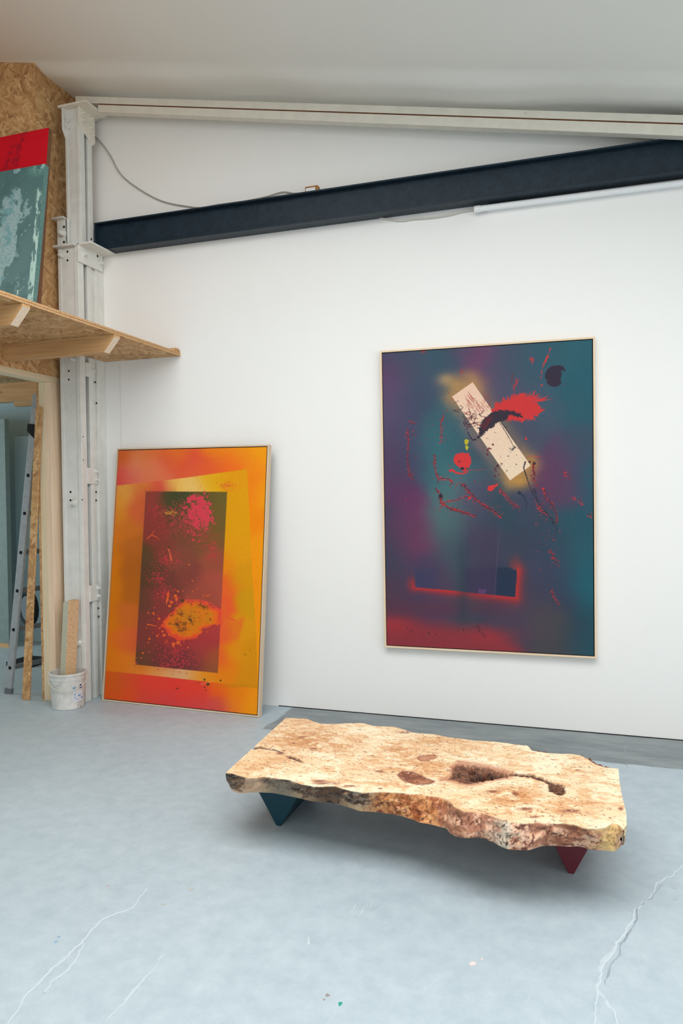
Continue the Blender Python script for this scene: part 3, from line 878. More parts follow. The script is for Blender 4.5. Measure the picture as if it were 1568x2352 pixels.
# ------------------------------------------------------------------ numpy paint tools
def _hash(ix, iy, seed):
    h = (ix.astype(np.int64) * 374761393 + iy.astype(np.int64) * 668265263 + seed * 974634777) & 0xffffffff
    h = ((h ^ (h >> 13)) * 1274126177) & 0xffffffff
    return ((h ^ (h >> 16)) & 0xffffff) / float(0xffffff)
def vnoise(x, y, seed=0):
    ix = np.floor(x); iy = np.floor(y); fx = x - ix; fy = y - iy
    fx = fx * fx * (3 - 2 * fx); fy = fy * fy * (3 - 2 * fy)
    a = _hash(ix, iy, seed); b_ = _hash(ix + 1, iy, seed); c_ = _hash(ix, iy + 1, seed); d_ = _hash(ix + 1, iy + 1, seed)
    return a + (b_ - a) * fx + (c_ - a) * fy + (a - b_ - c_ + d_) * fx * fy
def fbm(x, y, seed=0, oc=4, g=0.5):
    s_ = 0; a = 1; n_ = 0
    for i in range(oc):
        s_ = s_ + a * vnoise(x, y, seed + i * 17); n_ += a; a *= g; x, y = (x * .8 - y * .6) * 2.03 + 5.1, (x * .6 + y * .8) * 2.03 + 1.7
    return s_ / n_
def sstep(x, a, b_):
    t_ = np.clip((x - a) / (b_ - a), 0, 1); return t_ * t_ * (3 - 2 * t_)
def homog(q):
    """unit square (0,0)(1,0)(1,1)(0,1) -> q"""
    A_ = []; B_ = []
    for (u_, v_), (x, y) in zip(((0, 0), (1, 0), (1, 1), (0, 1)), q):
        A_.append([u_, v_, 1, 0, 0, 0, -u_ * x, -v_ * x]); B_.append(x)
        A_.append([0, 0, 0, u_, v_, 1, -u_ * y, -v_ * y]); B_.append(y)
    return np.append(np.linalg.solve(np.array(A_, float), np.array(B_, float)), 1).reshape(3, 3)

class Art:
    """a painting, mixed on a fine grid; coordinates of its motifs in drawing units"""
    def __init__(s, q, nx, ny):
        Hm = homog(q); u_, v_ = np.meshgrid(np.linspace(0, 1, nx), np.linspace(0, 1, ny))
        w_ = Hm[2, 0] * u_ + Hm[2, 1] * v_ + 1
        s.X = (Hm[0, 0] * u_ + Hm[0, 1] * v_ + Hm[0, 2]) / w_; s.Y = (Hm[1, 0] * u_ + Hm[1, 1] * v_ + Hm[1, 2]) / w_
        s.nx, s.ny = nx, ny; s.C = np.zeros((ny, nx, 3))
    def cloud(s, pts, sig, wx=0.0, mask=None):
        Xs = s.X[::4, ::4]; Ys = s.Y[::4, ::4]
        Xw = Xs + (fbm(Xs / 130, Ys / 130, 3) - 0.5) * wx; Yw = Ys + (fbm(Xs / 130, Ys / 130, 9) - 0.5) * wx
        W = np.full(Xs.shape, 1e-9); A_ = np.zeros(Xs.shape + (3,))
        for x, y, c in pts:
            g = np.exp(-((Xw - x) ** 2 + (Yw - y) ** 2) / (2 * sig * sig)) + 1e-7 / (1 + ((Xw - x) ** 2 + (Yw - y) ** 2) / 1e4)
            W += g; A_ += g[..., None] * np.array(c, float)
        A_ /= W[..., None]
        # back to the full grid, bilinear
        gy = np.arange(s.ny) / 4.0; gx = np.arange(s.nx) / 4.0
        y0 = np.minimum(gy.astype(int), A_.shape[0] - 1); x0 = np.minimum(gx.astype(int), A_.shape[1] - 1)
        y1 = np.minimum(y0 + 1, A_.shape[0] - 1); x1 = np.minimum(x0 + 1, A_.shape[1] - 1)
        fy = (gy - y0)[:, None, None]; fx = (gx - x0)[None, :, None]
        full = (A_[y0][:, x0] * (1 - fx) + A_[y0][:, x1] * fx) * (1 - fy) + (A_[y1][:, x0] * (1 - fx) + A_[y1][:, x1] * fx) * fy
        s.C = full if mask is None else s.C * (1 - mask[..., None]) + full * mask[..., None]
    def lay(s, mask, c, sl=None):
        c = np.array(c, float)
        if sl is None: s.C = s.C * (1 - mask[..., None]) + c * mask[..., None]
        else: s.C[sl] = s.C[sl] * (1 - mask[..., None]) + c * mask[..., None]
    def win(s, x0, y0, x1, y1):
        hit = (s.X >= x0) & (s.X <= x1) & (s.Y >= y0) & (s.Y <= y1)
        r = np.where(hit.any(1))[0]; c = np.where(hit.any(0))[0]
        if len(r) == 0 or len(c) == 0: return None
        return (slice(r[0], r[-1] + 1), slice(c[0], c[-1] + 1))
    def sd_poly(s, P, pad=80, sl=None):
        """signed distance, negative inside"""
        xs_ = [p[0] for p in P]; ys_ = [p[1] for p in P]
        if sl is None: sl = s.win(min(xs_) - pad, min(ys_) - pad, max(xs_) + pad, max(ys_) + pad)
        X, Y = s.X[sl], s.Y[sl]; D = np.full(X.shape, 1e9); ins = np.zeros(X.shape, bool)
        for i in range(len(P)):
            (ax_, ay_), (bx, by) = P[i], P[(i + 1) % len(P)]
            ex, ey = bx - ax_, by - ay_; t_ = np.clip(((X - ax_) * ex + (Y - ay_) * ey) / (ex * ex + ey * ey + 1e-9), 0, 1)
            D = np.minimum(D, np.hypot(X - ax_ - ex * t_, Y - ay_ - ey * t_))
            if by != ay_: ins ^= ((ay_ > Y) != (by > Y)) & (X < ex * (Y - ay_) / (by - ay_) + ax_)
        return sl, np.where(ins, -D, D)
    def poly(s, P, c, edge=2.0, alpha=1.0, rough=0.0, sc=12.0, seed=1, pad=80):
        sl, D = s.sd_poly(P, pad)
        if rough: D = D + (fbm(s.X[sl] / sc, s.Y[sl] / sc, seed, 4, 0.6) - 0.5) * 2 * rough
        s.lay((1 - sstep(D, -edge, edge)) * alpha, c, sl)
    def stroke(s, P, w0, w1, c, alpha=1.0, rough=0.6, sc=7.0, seed=1, edge=1.3):
        xs_ = [p[0] for p in P]; ys_ = [p[1] for p in P]; pd = max(w0, w1) * 3 + 10
        sl = s.win(min(xs_) - pd, min(ys_) - pd, max(xs_) + pd, max(ys_) + pd)
        if sl is None: return
        X, Y = s.X[sl], s.Y[sl]; best = np.full(X.shape, 1e9); n_ = len(P) - 1
        if rough > 0.75:
            wm = max(w0, w1); X0, Y0 = X, Y
            X = X0 + (fbm(X0 / 16, Y0 / 16, seed + 81, 3) - 0.5) * wm * 3.2; Y = Y0 + (fbm(X0 / 16, Y0 / 16, seed + 91, 3) - 0.5) * wm * 3.2
        for i in range(n_):
            (ax_, ay_), (bx, by) = P[i], P[i + 1]; ex, ey = bx - ax_, by - ay_
            t_ = np.clip(((X - ax_) * ex + (Y - ay_) * ey) / (ex * ex + ey * ey + 1e-9), 0, 1)
            wd = w0 + (w1 - w0) * (i + t_) / n_
            best = np.minimum(best, np.hypot(X - ax_ - ex * t_, Y - ay_ - ey * t_) - wd)
        nz = (fbm(X / sc, Y / sc, seed, 3, 0.6) - 0.42) * 2
        best = best + nz * rough * max(w0, w1)
        mk = (1 - sstep(best, -edge, edge)) * alpha
        if rough > 0.75:
            mk = mk * sstep(fbm(X / 14, Y / 14, seed + 50, 3, 0.6), 0.33, 0.41)
            wm = max(w0, w1); far = best + (fbm(X / 4.5, Y / 4.5, seed + 70, 2) - 0.5) * wm * 1.2
            mk = np.maximum(mk, (1 - sstep(far, wm * .9, wm * 1.6)) * sstep(fbm(X / 3.6, Y / 3.6, seed + 60, 2), 0.66, 0.72) * alpha)
        s.lay(mk, c, sl)
    def dot(s, x, y, r, c, alpha=1.0, ax=1.0):
        sl = s.win(x - r * 2 - 3, y - r * 2 * ax - 3, x + r * 2 + 3, y + r * 2 * ax + 3)
        if sl is None: return
        D = np.hypot(s.X[sl] - x, (s.Y[sl] - y) / ax) - r + (vnoise(s.X[sl] / 5, s.Y[sl] / 5, int(x) % 97) - 0.5) * r * 0.7
        s.lay((1 - sstep(D, -1.3, 1.3)) * alpha, c, sl)
    def dots(s, n, box, r, c, seed, alpha=1.0, mask=None):
        rnd = random.Random(seed)
        for i in range(n):
            x, y = rnd.uniform(box[0], box[2]), rnd.uniform(box[1], box[3])
            if rnd.random() < 0.5:
                x = (x + rnd.uniform(box[0], box[2])) / 2; y = (y + rnd.uniform(box[1], box[3])) / 2
            s.dot(x, y, r[0] + (r[1] - r[0]) * rnd.random() ** 2.5, c, alpha * rnd.uniform(0.6, 1), rnd.uniform(0.8, 1.5))
    def mesh(s, name, corners, parent, k=1.0, flat=0.0):
        """corners: TL TR BR BL in the place"""
        TL, TR, BR, BL = [np.array(c_, float) for c_ in corners]
        u_, v_ = np.meshgrid(np.linspace(0, 1, s.nx), np.linspace(0, 1, s.ny)); u_ = u_[..., None]; v_ = v_[..., None]
        P = (TL * (1 - u_) + TR * u_) * (1 - v_) + (BL * (1 - u_) + BR * u_) * v_
        return grid_mesh(name, P, s2l(np.clip(s.C, 0, 255)) * k, M['canvas'], parent)

def grid_mesh(name, P, colr, mat, parent, extra_faces=None, smooth=False):
    ny_, nx_ = P.shape[:2]; V_ = P.reshape(-1, 3)
    if parent is not None:
        mi = np.array(parent_world(parent).inverted()); V_ = V_ @ mi[:3, :3].T + mi[:3, 3]
    idx = np.arange(ny_ * nx_).reshape(ny_, nx_)
    F_ = np.stack([idx[:-1, :-1], idx[1:, :-1], idx[1:, 1:], idx[:-1, 1:]], -1).reshape(-1, 4)
    if extra_faces is not None: F_ = np.vstack([F_, extra_faces])
    me = bpy.data.meshes.new(name); me.vertices.add(len(V_)); me.vertices.foreach_set('co', V_.astype(np.float32).ravel())
    me.loops.add(F_.size); me.polygons.add(len(F_)); me.loops.foreach_set('vertex_index', F_.astype(np.int32).ravel())
    me.polygons.foreach_set('loop_start', np.arange(0, F_.size, 4, dtype=np.int32)); 
    me.update(calc_edges=True)
    a = me.color_attributes.new('Col', 'FLOAT_COLOR', 'POINT')
    c_ = np.ones((len(V_), 4), np.float32); c_[:, :3] = np.clip(colr.reshape(-1, 3), 0, 0.95); a.data.foreach_set('color', c_.ravel())
    if smooth: me.polygons.foreach_set('use_smooth', np.ones(len(F_), bool))
    me.materials.append(mat); me.update()
    o = bpy.data.objects.new(name, me); COL.objects.link(o); o.parent = parent
    return o

RED = (206, 52, 54); DARK = (52, 44, 58)
def art_teal():
    a = Art([(75, 175), (1460, 80), (1472, 2160), (98, 2092)], 600, 880)
    K = [(90, 200, (62, 74, 96)), (95, 290, (112, 62, 108)), (130, 450, (98, 74, 112)), (110, 600, (94, 76, 112)), (120, 760, (84, 68, 100)), (110, 900, (84, 62, 96)), (110, 1000, (88, 56, 92)),
         (180, 1090, (98, 48, 90)), (110, 1250, (66, 60, 86)), (280, 1220, (120, 52, 96)), (230, 1130, (104, 50, 92)), (310, 1450, (126, 52, 92)), (120, 1450, (66, 62, 86)), (120, 1550, (60, 64, 86)), (200, 1600, (78, 62, 86)), (130, 1750, (84, 56, 78)), (300, 1340, (112, 54, 88)), (200, 1350, (92, 58, 90)),
         (250, 200, (72, 80, 102)), (400, 190, (50, 88, 104)), (520, 200, (50, 84, 100)), (640, 200, (112, 64, 102)), (740, 270, (120, 66, 104)), (880, 220, (70, 80, 102)), (1000, 220, (56, 86, 104)), (1150, 140, (42, 92, 106)), (1350, 140, (38, 98, 110)), (1440, 300, (28, 94, 108)), (850, 330, (78, 80, 104)),
         (270, 320, (72, 76, 102)), (300, 500, (58, 74, 100)), (400, 350, (60, 82, 104)), (250, 700, (70, 70, 100)), (300, 880, (62, 68, 98)), (230, 550, (80, 74, 106)), (220, 950, (78, 62, 94)),
         (440, 650, (50, 104, 112)), (440, 800, (50, 114, 120)), (420, 950, (52, 112, 118)), (560, 780, (50, 98, 110)), (600, 990, (72, 122, 126)), (500, 1150, (72, 122, 122)), (450, 1290, (84, 118, 118)), (560, 1260, (72, 112, 112)), (500, 1400, (72, 94, 102)), (560, 1550, (64, 92, 98)), (590, 1680, (54, 76, 86)), (540, 560, (54, 94, 108)),
         (700, 900, (50, 82, 94)), (720, 1100, (86, 74, 102)), (650, 1180, (92, 76, 104)), (820, 1130, (38, 76, 82)), (900, 1250, (44, 72, 86)), (1000, 1130, (64, 68, 94)), (1100, 1300, (52, 68, 86)), (1000, 1400, (54, 64, 84)), (760, 1240, (52, 68, 88)), (780, 760, (60, 72, 92)),
         (1150, 560, (64, 88, 106)), (1000, 700, (70, 76, 98)), (1350, 500, (34, 92, 106)), (1270, 870, (92, 62, 96)), (1200, 1000, (104, 54, 88)), (1380, 800, (54, 82, 100)), (1440, 1000, (26, 92, 106)), (1440, 1300, (26, 86, 102)), (1330, 1300, (36, 84, 98)), (1440, 1600, (26, 90, 106)), (1400, 1700, (20, 106, 118)), (1350, 1500, (36, 92, 104)), (1320, 1050, (84, 66, 96)),
         (1440, 1900, (26, 84, 98)), (1440, 2100, (32, 82, 94)), (1250, 1650, (52, 66, 90)), (1290, 1800, (52, 62, 84)), (1130, 1600, (64, 66, 94)), (1150, 1900, (82, 72, 78)), (1230, 1980, (78, 74, 78)), (1250, 2110, (70, 70, 76)), (1100, 1720, (66, 62, 84)), (1000, 1900, (76, 64, 84)), (1230, 1450, (48, 66, 88)), (1370, 1950, (40, 66, 82)),
         (700, 1350, (74, 68, 90)), (750, 1480, (70, 58, 84)), (720, 1650, (60, 56, 84)), (430, 1580, (84, 62, 92)), (460, 1690, (92, 58, 86)), (880, 1470, (62, 66, 86)), (900, 1650, (36, 60, 82)), (340, 1650, (66, 62, 92)), (370, 1600, (64, 62, 92)), (620, 1450, (58, 78, 92))]
    a.cloud([(x, y, tuple(0.84 * v_ + 0.16 * g_ for v_, g_ in zip(c, (66, 76, 92)))) for x, y, c in K], 78, 80)
    X, Y = a.X, a.Y
    # lower red field, with a soft top edge
    top_ = 1895 + 0.10 * (X - 100) + np.clip(X - 750, 0, 400) * 0.42 + (fbm(X / 160, Y / 160, 40) - 0.5) * 40
    rm = sstep(Y, 0, 1) * sstep(Y - top_, -45, 90)
    a.lay(rm * (1 - sstep(X, 930, 1130)) * 0.92, (150, 54, 62))
    glow = np.exp(-((Y - 1950) / 60) ** 2) * (1 - sstep(X, 120, 420)); a.lay(glow * 0.7, (176, 54, 60))
    glow = np.exp(-(((X - 820) / 160) ** 2 + ((Y - 2030) / 55) ** 2)); a.lay(glow * 0.5, (170, 54, 60))
    a.lay(np.exp(-((Y - 1850) / 60.0) ** 2) * (1 - sstep(X, 700, 1150)) * 0.55, (96, 56, 74))
    # red glow around the masked dark bar
    bar = [(285, 1585), (285, 1713), (952, 1776), (962, 1602), (905, 1580)]
    sl = (slice(None), slice(None)); _, D = a.sd_poly(bar, sl=sl)
    side = np.clip((Y - (1640 + (X < 600) * 10)) / 60, 0, 1) * 0.95
    right = sstep(X, 955, 970) * sstep(Y, 1520, 1610) * (1 - sstep(Y, 1800, 1860))
    width = np.where(X > 940, 42, 24 + 16 * np.clip((X - 280) / 600, 0, 1))
    g = np.exp(-(np.maximum(D, 0) / width) ** 1.5) * np.maximum(side, right) * (D > -2)
    a.lay(np.clip(g, 0, 1) * 0.9, (212, 48, 46))
    a.lay(np.exp(-(((X - 955) / 45) ** 2 + ((Y - 1575) / 60) ** 2)) * 0.5 * (D > 0), (190, 62, 52))
    a.lay(np.exp(-(((X - 262) / 32) ** 2 + ((Y - 1690) / 50) ** 2)) * 0.55 * (D > 0), (170, 52, 56))
    a.lay((1 - sstep(D, -2, 2)) * sstep(Y, 1540, 1640) * 0.75 * (1 - sstep(X, 380, 470)), (62, 62, 96))
    a.lay((1 - sstep(D, -2, 2)) * sstep(Y, 1540, 1620) * 0.75 * sstep(X, 590, 640), (56, 54, 84))
    a.lay((1 - sstep(D, -2, 2)) * 0.85 * sstep(X, 800, 850), (36, 52, 76))
    # faint vertical band
    m1 = sstep(X - (632 - (Y - 1350) * 0.02), -12, 12) * (1 - sstep(X - (845 - (Y - 1350) * 0.075), -3, 3)) * sstep(Y, 1280, 1380) * (1 - sstep(Y, 1740, 1790))
    a.lay(m1 * 0.35, (70, 56, 84))
    m2 = np.exp(-((X - (845 - (Y - 1350) * 0.075)) / 2.5) ** 2) * sstep(Y, 1345, 1360) * (1 - sstep(Y, 1780, 1795)); a.lay(m2 * 0.35, (120, 104, 128))
    a.lay(np.exp(-((X - 605) / 40.0) ** 2) * sstep(Y, 1350, 1500) * (1 - sstep(Y, 1850, 2000)) * 0.45, (48, 60, 76))
    a.poly([(706, 1722), (760, 1724), (756, 1756), (708, 1752)], (104, 70, 118), 3, 0.7, 8, 8)
    # sprayed ochre around the pale bar
    rect = [(535, 458), (672, 362), (1055, 910), (918, 1008)]
    _, D = a.sd_poly(rect, sl=sl); n_ = (fbm(X / 70, Y / 70, 51) - 0.5) * 36
    wv = np.where((X + Y * 0.4) > 1090, 1, 1)
    halo = np.exp(-(np.maximum(D + n_, 0) / 62.0) ** 2)
    along = ((X - 600) * 0.573 + (Y - 410) * 0.82) / 668
    leftside = (X - 535) * 0.82 - (Y - 458) * 0.573
    purple = np.exp(-(np.maximum(D + n_, 0) / 62.0) ** 2) * sstep(-leftside, -20, 50)
    tone = np.clip(1.15 - 1.1 * np.sin(np.clip(along, 0, 1) * math.pi), 0.42, 1)
    a.lay(halo * tone * (1 - purple * 0.2) * 0.95, (172, 132, 88))
    a.lay(purple * 0.42 * np.sin(np.clip(along, 0, 1) * math.pi), (156, 112, 128))
    a.lay(np.exp(-(((X - 500) / 62) ** 2 + ((Y - 345) / 42) ** 2)) * 0.85, (176, 146, 108))
    a.lay(np.exp(-(((X - 560) / 66) ** 2 + ((Y - 380) / 46) ** 2)) * 0.8, (178, 140, 84))
    a.lay(np.exp(-(((X - 640) / 70) ** 2 + ((Y - 320) / 36) ** 2)) * 0.6, (160, 124, 90))
    a.lay(np.exp(-(((X - 985) / 75) ** 2 + ((Y - 1010) / 52) ** 2)) * 0.95, (186, 140, 70))
    a.lay(np.exp(-(((X - 1060) / 36) ** 2 + ((Y - 890) / 50) ** 2)) * 0.7, (168, 124, 62))
    sl2, D2 = a.sd_poly(rect)
    gy = np.clip((a.Y[sl2] - 380) / 600, 0, 1)[..., None]
    pale = np.array([238, 202, 176.]) * (1 - gy) + np.array([238, 216, 186.]) * gy
    mk = (1 - sstep(D2, -2.2, 2.2))[..., None]; a.C[sl2] = a.C[sl2] * (1 - mk) + pale * mk
    # dark disc with bites, upper right
    a.poly([(1150, 310), (1165, 275), (1195, 255), (1240, 248), (1270, 256), (1286, 285), (1278, 292), (1268, 280), (1255, 285), (1262, 310), (1252, 335), (1258, 368), (1235, 388), (1205, 392), (1175, 380), (1160, 362), (1166, 345), (1150, 335)], (50, 42, 60), 3)
    # long red throws
    R_ = RED
    a.stroke([(1186, 140), (1168, 190), (1150, 230), (1132, 275), (1120, 330)], 3.5, 1.0, R_, 1, 0.9); a.stroke([(1168, 190), (1140, 245)], 7, 3, R_, 1, 0.7)
    a.stroke([(1060, 205), (1070, 240)], 8, 3, R_, 0.9, 1.0, 5); a.stroke([(936, 310), (932, 345), (930, 372)], 6, 1, (110, 50, 56), .8); a.stroke([(965, 348), (952, 385), (945, 440), (940, 500)], 6, 2, (186, 50, 54), .9, .9)
    a.stroke([(1082, 420), (1065, 460), (1050, 500)], 4, 8, R_, 1, .7); a.dot(1128, 382, 7, R_); a.stroke([(600, 285), (605, 300), (595, 300)], 5, 3, (176, 60, 54), .8, 1, 4); a.stroke([(525, 310), (578, 352)], 1.2, 1, (176, 70, 54), .8)
    # big red brush of paint, spiky
    body = [(795, 545), (820, 520), (860, 500), (900, 490), (940, 470), (965, 455), (985, 430), (1008, 428), (1020, 460), (1050, 480), (1085, 490), (1108, 512), (1128, 530), (1146, 545), (1120, 562), (1100, 580), (1060, 590), (1020, 600), (1000, 628), (985, 610), (950, 612), (900, 600), (860, 590), (800, 590)]
    a.poly(body, R_, 2, 1, 16, 9, 4)
    rnd = random.Random(5)
    for i in range(120):
        t_ = rnd.random(); bx = 820 + 290 * t_; by = 520 - 60 * math.sin(min(t_ * 1.3, 1) * 1.7) + 25 * t_
        an = math.radians(-115 + 95 * t_ + rnd.uniform(-14, 14)); L_ = rnd.uniform(15, 62) * (0.5 + t_)
        a.stroke([(bx, by), (bx + math.cos(an) * L_, by + math.sin(an) * L_)], rnd.uniform(4, 8), 0.5, R_, 1, 0.4)
    for i in range(50):
        t_ = rnd.random(); bx = 880 + 200 * t_; by = 590; an = math.radians(80 - 50 * t_ + rnd.uniform(-15, 15)); L_ = rnd.uniform(10, 45)
        a.stroke([(bx, by), (bx + math.cos(an) * L_, by + math.sin(an) * L_)], rnd.uniform(4, 7), 0.5, R_, 1, 0.4)
    # dark swipe across the pale bar
    a.poly([(700, 738), (712, 690), (722, 640), (745, 600), (790, 562), (850, 545), (920, 548), (985, 568), (1010, 595), (970, 590), (915, 578), (890, 612), (858, 622), (830, 628), (815, 650), (775, 675), (745, 700), (720, 722), (690, 745)], DARK, 2, 1, 13, 8, 7)
    a.poly([(735, 650), (760, 600), (800, 575), (800, 610), (770, 650), (745, 680)], (104, 40, 48), 3, 0.7, 16, 7, 9)
    for i in range(46):
        x0, y0 = rnd.uniform(615, 740), rnd.uniform(560, 700); pts = [(x0, y0)]
        an = rnd.uniform(0, 6.28)
        for k in range(5):
            an += rnd.uniform(-0.9, 0.9); pts.append((pts[-1][0] + math.cos(an) * 11, pts[-1][1] + math.sin(an) * 9))
        if 610 < pts[-1][0] < 760 and pts[-1][1] < 735 and (pts[-1][0] - 600) * 0.95 > pts[-1][1] - 620: a.stroke(pts, rnd.uniform(1.5, 3.5), 1.2, rnd.choice([DARK, (140, 38, 44), (90, 36, 46)]), .95, 0.5)
    for i in range(60):
        x0, y0 = rnd.uniform(640, 800), rnd.uniform(470, 570); L_ = rnd.uniform(10, 60)
        if (x0 - 540) * 0.573 * 1.43 - (y0 - 458) * 0.2 > -20: a.stroke([(x0, y0), (x0 - L_ * 0.6, y0 - L_ * 0.8)], 1.4, .8, (160, 54, 56), .75, .3)
    a.stroke([(640, 690), (655, 725), (672, 742), (692, 740)], 4, 6, DARK); a.stroke([(858, 622), (880, 650), (898, 658)], 3, 2, DARK); a.stroke([(850, 628), (890, 690), (925, 750), (945, 790)], 2.4, 1.6, DARK); a.stroke([(880, 650), (930, 730), (965, 770)], 1.6, 1, DARK, .9)
    a.stroke([(925, 805), (942, 798), (950, 788)], 7, 5, DARK, 1, 1, 5); a.stroke([(545, 548), (578, 560)], 3, 2, DARK); a.stroke([(590, 515), (608, 528), (600, 540), (572, 545)], 2, 2, DARK); a.stroke([(610, 630), (622, 655)], 3, 2, DARK)
    for x, y, r in ((806, 772, 8), (575, 486, 3), (560, 492, 3), (908, 848, 4), (960, 902, 4), (897, 944, 4), (962, 840, 3), (864, 898, 5), (790, 800, 6), (768, 838, 7), (845, 972, 6), (826, 948, 4), (820, 978, 7)): a.dot(x, y, r, (96, 40, 50))
    a.stroke([(780, 795), (768, 815)], 6, 4, (120, 40, 48)); a.stroke([(860, 900), (835, 915), (815, 935)], 7, 9, (80, 42, 56), 1, 1, 6)
    # red and yellow blobs
    a.poly([(548, 850), (560, 835), (590, 828), (625, 830), (650, 824), (648, 840), (660, 865), (662, 895), (648, 920), (632, 938), (618, 955), (600, 945), (585, 925), (560, 905), (545, 890)], (212, 54, 56), 2, 1, 5, 12, 3)
    a.stroke([(522, 945), (535, 940), (560, 958), (600, 966), (635, 955), (640, 940)], 9, 3, (212, 54, 56), 1, .2); a.dot(602, 931, 13, (40, 46, 62), 1, .8); a.dot(582, 884, 6, (60, 46, 60)); a.stroke([(640, 940), (690, 942), (750, 936)], 1.6, 1, R_, .9, .3); a.dot(633, 930, 6, (60, 60, 76))
    a.poly([(617, 742), (632, 736), (648, 748), (640, 765), (628, 777), (618, 765)], (186, 178, 46), 2, 1, 2); a.poly([(622, 782), (634, 776), (645, 790), (634, 814), (624, 800)], (186, 178, 46), 2, 1, 2)
    a.poly([(768, 1058), (780, 1042), (812, 1038), (842, 1026), (838, 1040), (815, 1058), (806, 1074), (785, 1080), (770, 1072)], (212, 54, 56), 2)
    a.dot(1023, 732, 8, (200, 50, 54)); a.stroke([(1040, 848), (1080, 847), (1120, 853)], 1.5, 2, R_, .9, .3)
    # drips from the bar's foot
    a.stroke([(1020, 885), (1008, 925), (1030, 990), (1048, 1050), (1075, 1110)], 5, 2, DARK, 1, .5); a.dot(1048, 886, 7, DARK); a.dot(1078, 896, 11, DARK)
    a.stroke([(1078, 905), (1072, 960), (1082, 1010), (1100, 1060)], 10, 3, (150, 42, 50), .95, .8); a.stroke([(1076, 915), (1078, 1000)], 5, 3, DARK, .6, 1)
    a.stroke([(1080, 1068), (1088, 1120), (1115, 1170), (1160, 1230), (1200, 1265), (1222, 1330), (1215, 1380)], 8, 3, (48, 48, 64), .95, .9); a.stroke([(975, 1090), (1010, 1110), (1028, 1150), (1025, 1210)], 9, 2, (44, 56, 76), .9, .5); a.dot(980, 1090, 12, (44, 54, 74))
    # thrown lines and specks
    Ld = [([(240, 675), (243, 760), (238, 860), (250, 950), (275, 1010)], 5, 4, (80, 50, 66)), ([(480, 580), (462, 640), (468, 700), (462, 765)], 4, 3, (130, 48, 60)), ([(420, 845), (418, 900), (425, 960), (445, 1010)], 6, 5, (110, 46, 60)),
          ([(455, 995), (510, 1000), (545, 1030)], 6, 4, (196, 56, 60)), ([(430, 1070), (455, 1110), (460, 1160), (520, 1190), (600, 1215), (690, 1245)], 7, 6, (96, 42, 56)), ([(520, 1195), (640, 1230)], 5, 5, (160, 48, 56)),
          ([(450, 1200), (490, 1150), (560, 1140), (620, 1115), (655, 1112)], 3, 4, R_), ([(600, 1030), (640, 1075), (700, 1140), (760, 1185)], 8, 7, (74, 46, 62)), ([(740, 1170), (800, 1210), (860, 1250)], 8, 5, (190, 50, 56)),
          ([(850, 1070), (890, 1110), (930, 1160), (975, 1188)], 7, 5, (186, 50, 58)), ([(1140, 1060), (1155, 1120), (1195, 1160), (1225, 1230), (1225, 1290)], 5, 5, (140, 48, 60)), ([(1095, 1165), (1130, 1210), (1160, 1235)], 6, 4, (180, 52, 58)),
          ([(1185, 1470), (1200, 1510), (1220, 1545), (1245, 1570)], 5, 3, (170, 52, 60)), ([(1195, 1740), (1210, 1785), (1250, 1828)], 5, 2, (180, 52, 60)), ([(1335, 1120), (1352, 1130)], 5, 2, R_), ([(1378, 1135), (1398, 1170)], 5, 1, R_), ([(1430, 1225), (1460, 1252)], 4, 2, R_), ([(1280, 975), (1283, 990)], 3, 1, R_), ([(340, 158), (352, 168)], 4, 2, R_), ([(1290, 950), (1325, 1010)], 1, 1, (120, 50, 60)), ([(220, 715), (300, 708)], 1.2, 1, (150, 50, 60)), ([(245, 625), (290, 635)], 2, 2, (176, 50, 60)), ([(700, 1968), (712, 1990), (735, 2025)], 5, 3, (46, 44, 60)), ([(250, 2000), (275, 1990)], 4, 3, (70, 46, 60))]
    rn2 = random.Random(44)
    for i, (P, w0, w1, c) in enumerate(Ld):
        a.stroke(P, w0 * .95, w1 * .95, c, .95, 1.2, 6, i)
        alt = DARK if c[0] > 130 else (186, 48, 54)
        a.stroke([(x + rn2.uniform(-4, 4), y + rn2.uniform(-4, 4)) for x, y in P], w0 * .55, w1 * .5, alt, .85, 1.3, 5, i + 30)
        for k in range(int(len(P) * 6)):
            j = rn2.randrange(max(1, len(P) - 1)); u_ = rn2.random(); q = P[j]; r = P[min(j + 1, len(P) - 1)]
            a.dot(q[0] + (r[0] - q[0]) * u_ + rn2.gauss(0, 13), q[1] + (r[1] - q[1]) * u_ + rn2.gauss(0, 13), 1.2 + 3.2 * rn2.random() ** 2, rn2.choice([c, RED, (120, 44, 54)]), .9)
    a.dot(458, 1112, 14, (56, 42, 56)); a.dot(650, 1122, 10, R_); a.dot(248, 975, 9, (120, 46, 56)); a.dot(1138, 1062, 8, R_); a.dot(1146, 1092, 6, R_)
    spec = [((380, 900, 720, 1230), 90, (1.2, 4.5), (170, 52, 58)), ((400, 560, 520, 800), 20, (1.5, 5), (170, 50, 56)), ((600, 1000, 900, 1260), 40, (1.2, 4), (150, 50, 58)), ((1080, 1050, 1260, 1600), 60, (1.5, 5), (180, 52, 58)),
            ((560, 380, 1050, 980), 60, (1, 3), (130, 50, 54)), ((540, 460, 760, 760), 36, (1, 3.5), (70, 40, 50)), ((200, 600, 400, 1250), 24, (1.5, 5), (180, 50, 58)), ((100, 200, 700, 600), 16, (1, 4), (170, 50, 58)), ((700, 860, 780, 960), 14, (1, 4), (70, 50, 66)),
            ((180, 1900, 1100, 2060), 16, (1.5, 5), (60, 44, 58)), ((1150, 300, 1440, 1600), 22, (1, 4), (150, 54, 62)), ((850, 1850, 1350, 2040), 8, (1, 4), (150, 50, 58)), ((100, 300, 1400, 2050), 60, (0.8, 2.2), (60, 50, 66))]
    for i, (bx, n, r, c) in enumerate(spec): a.dots(n, bx, r, c, 100 + i)
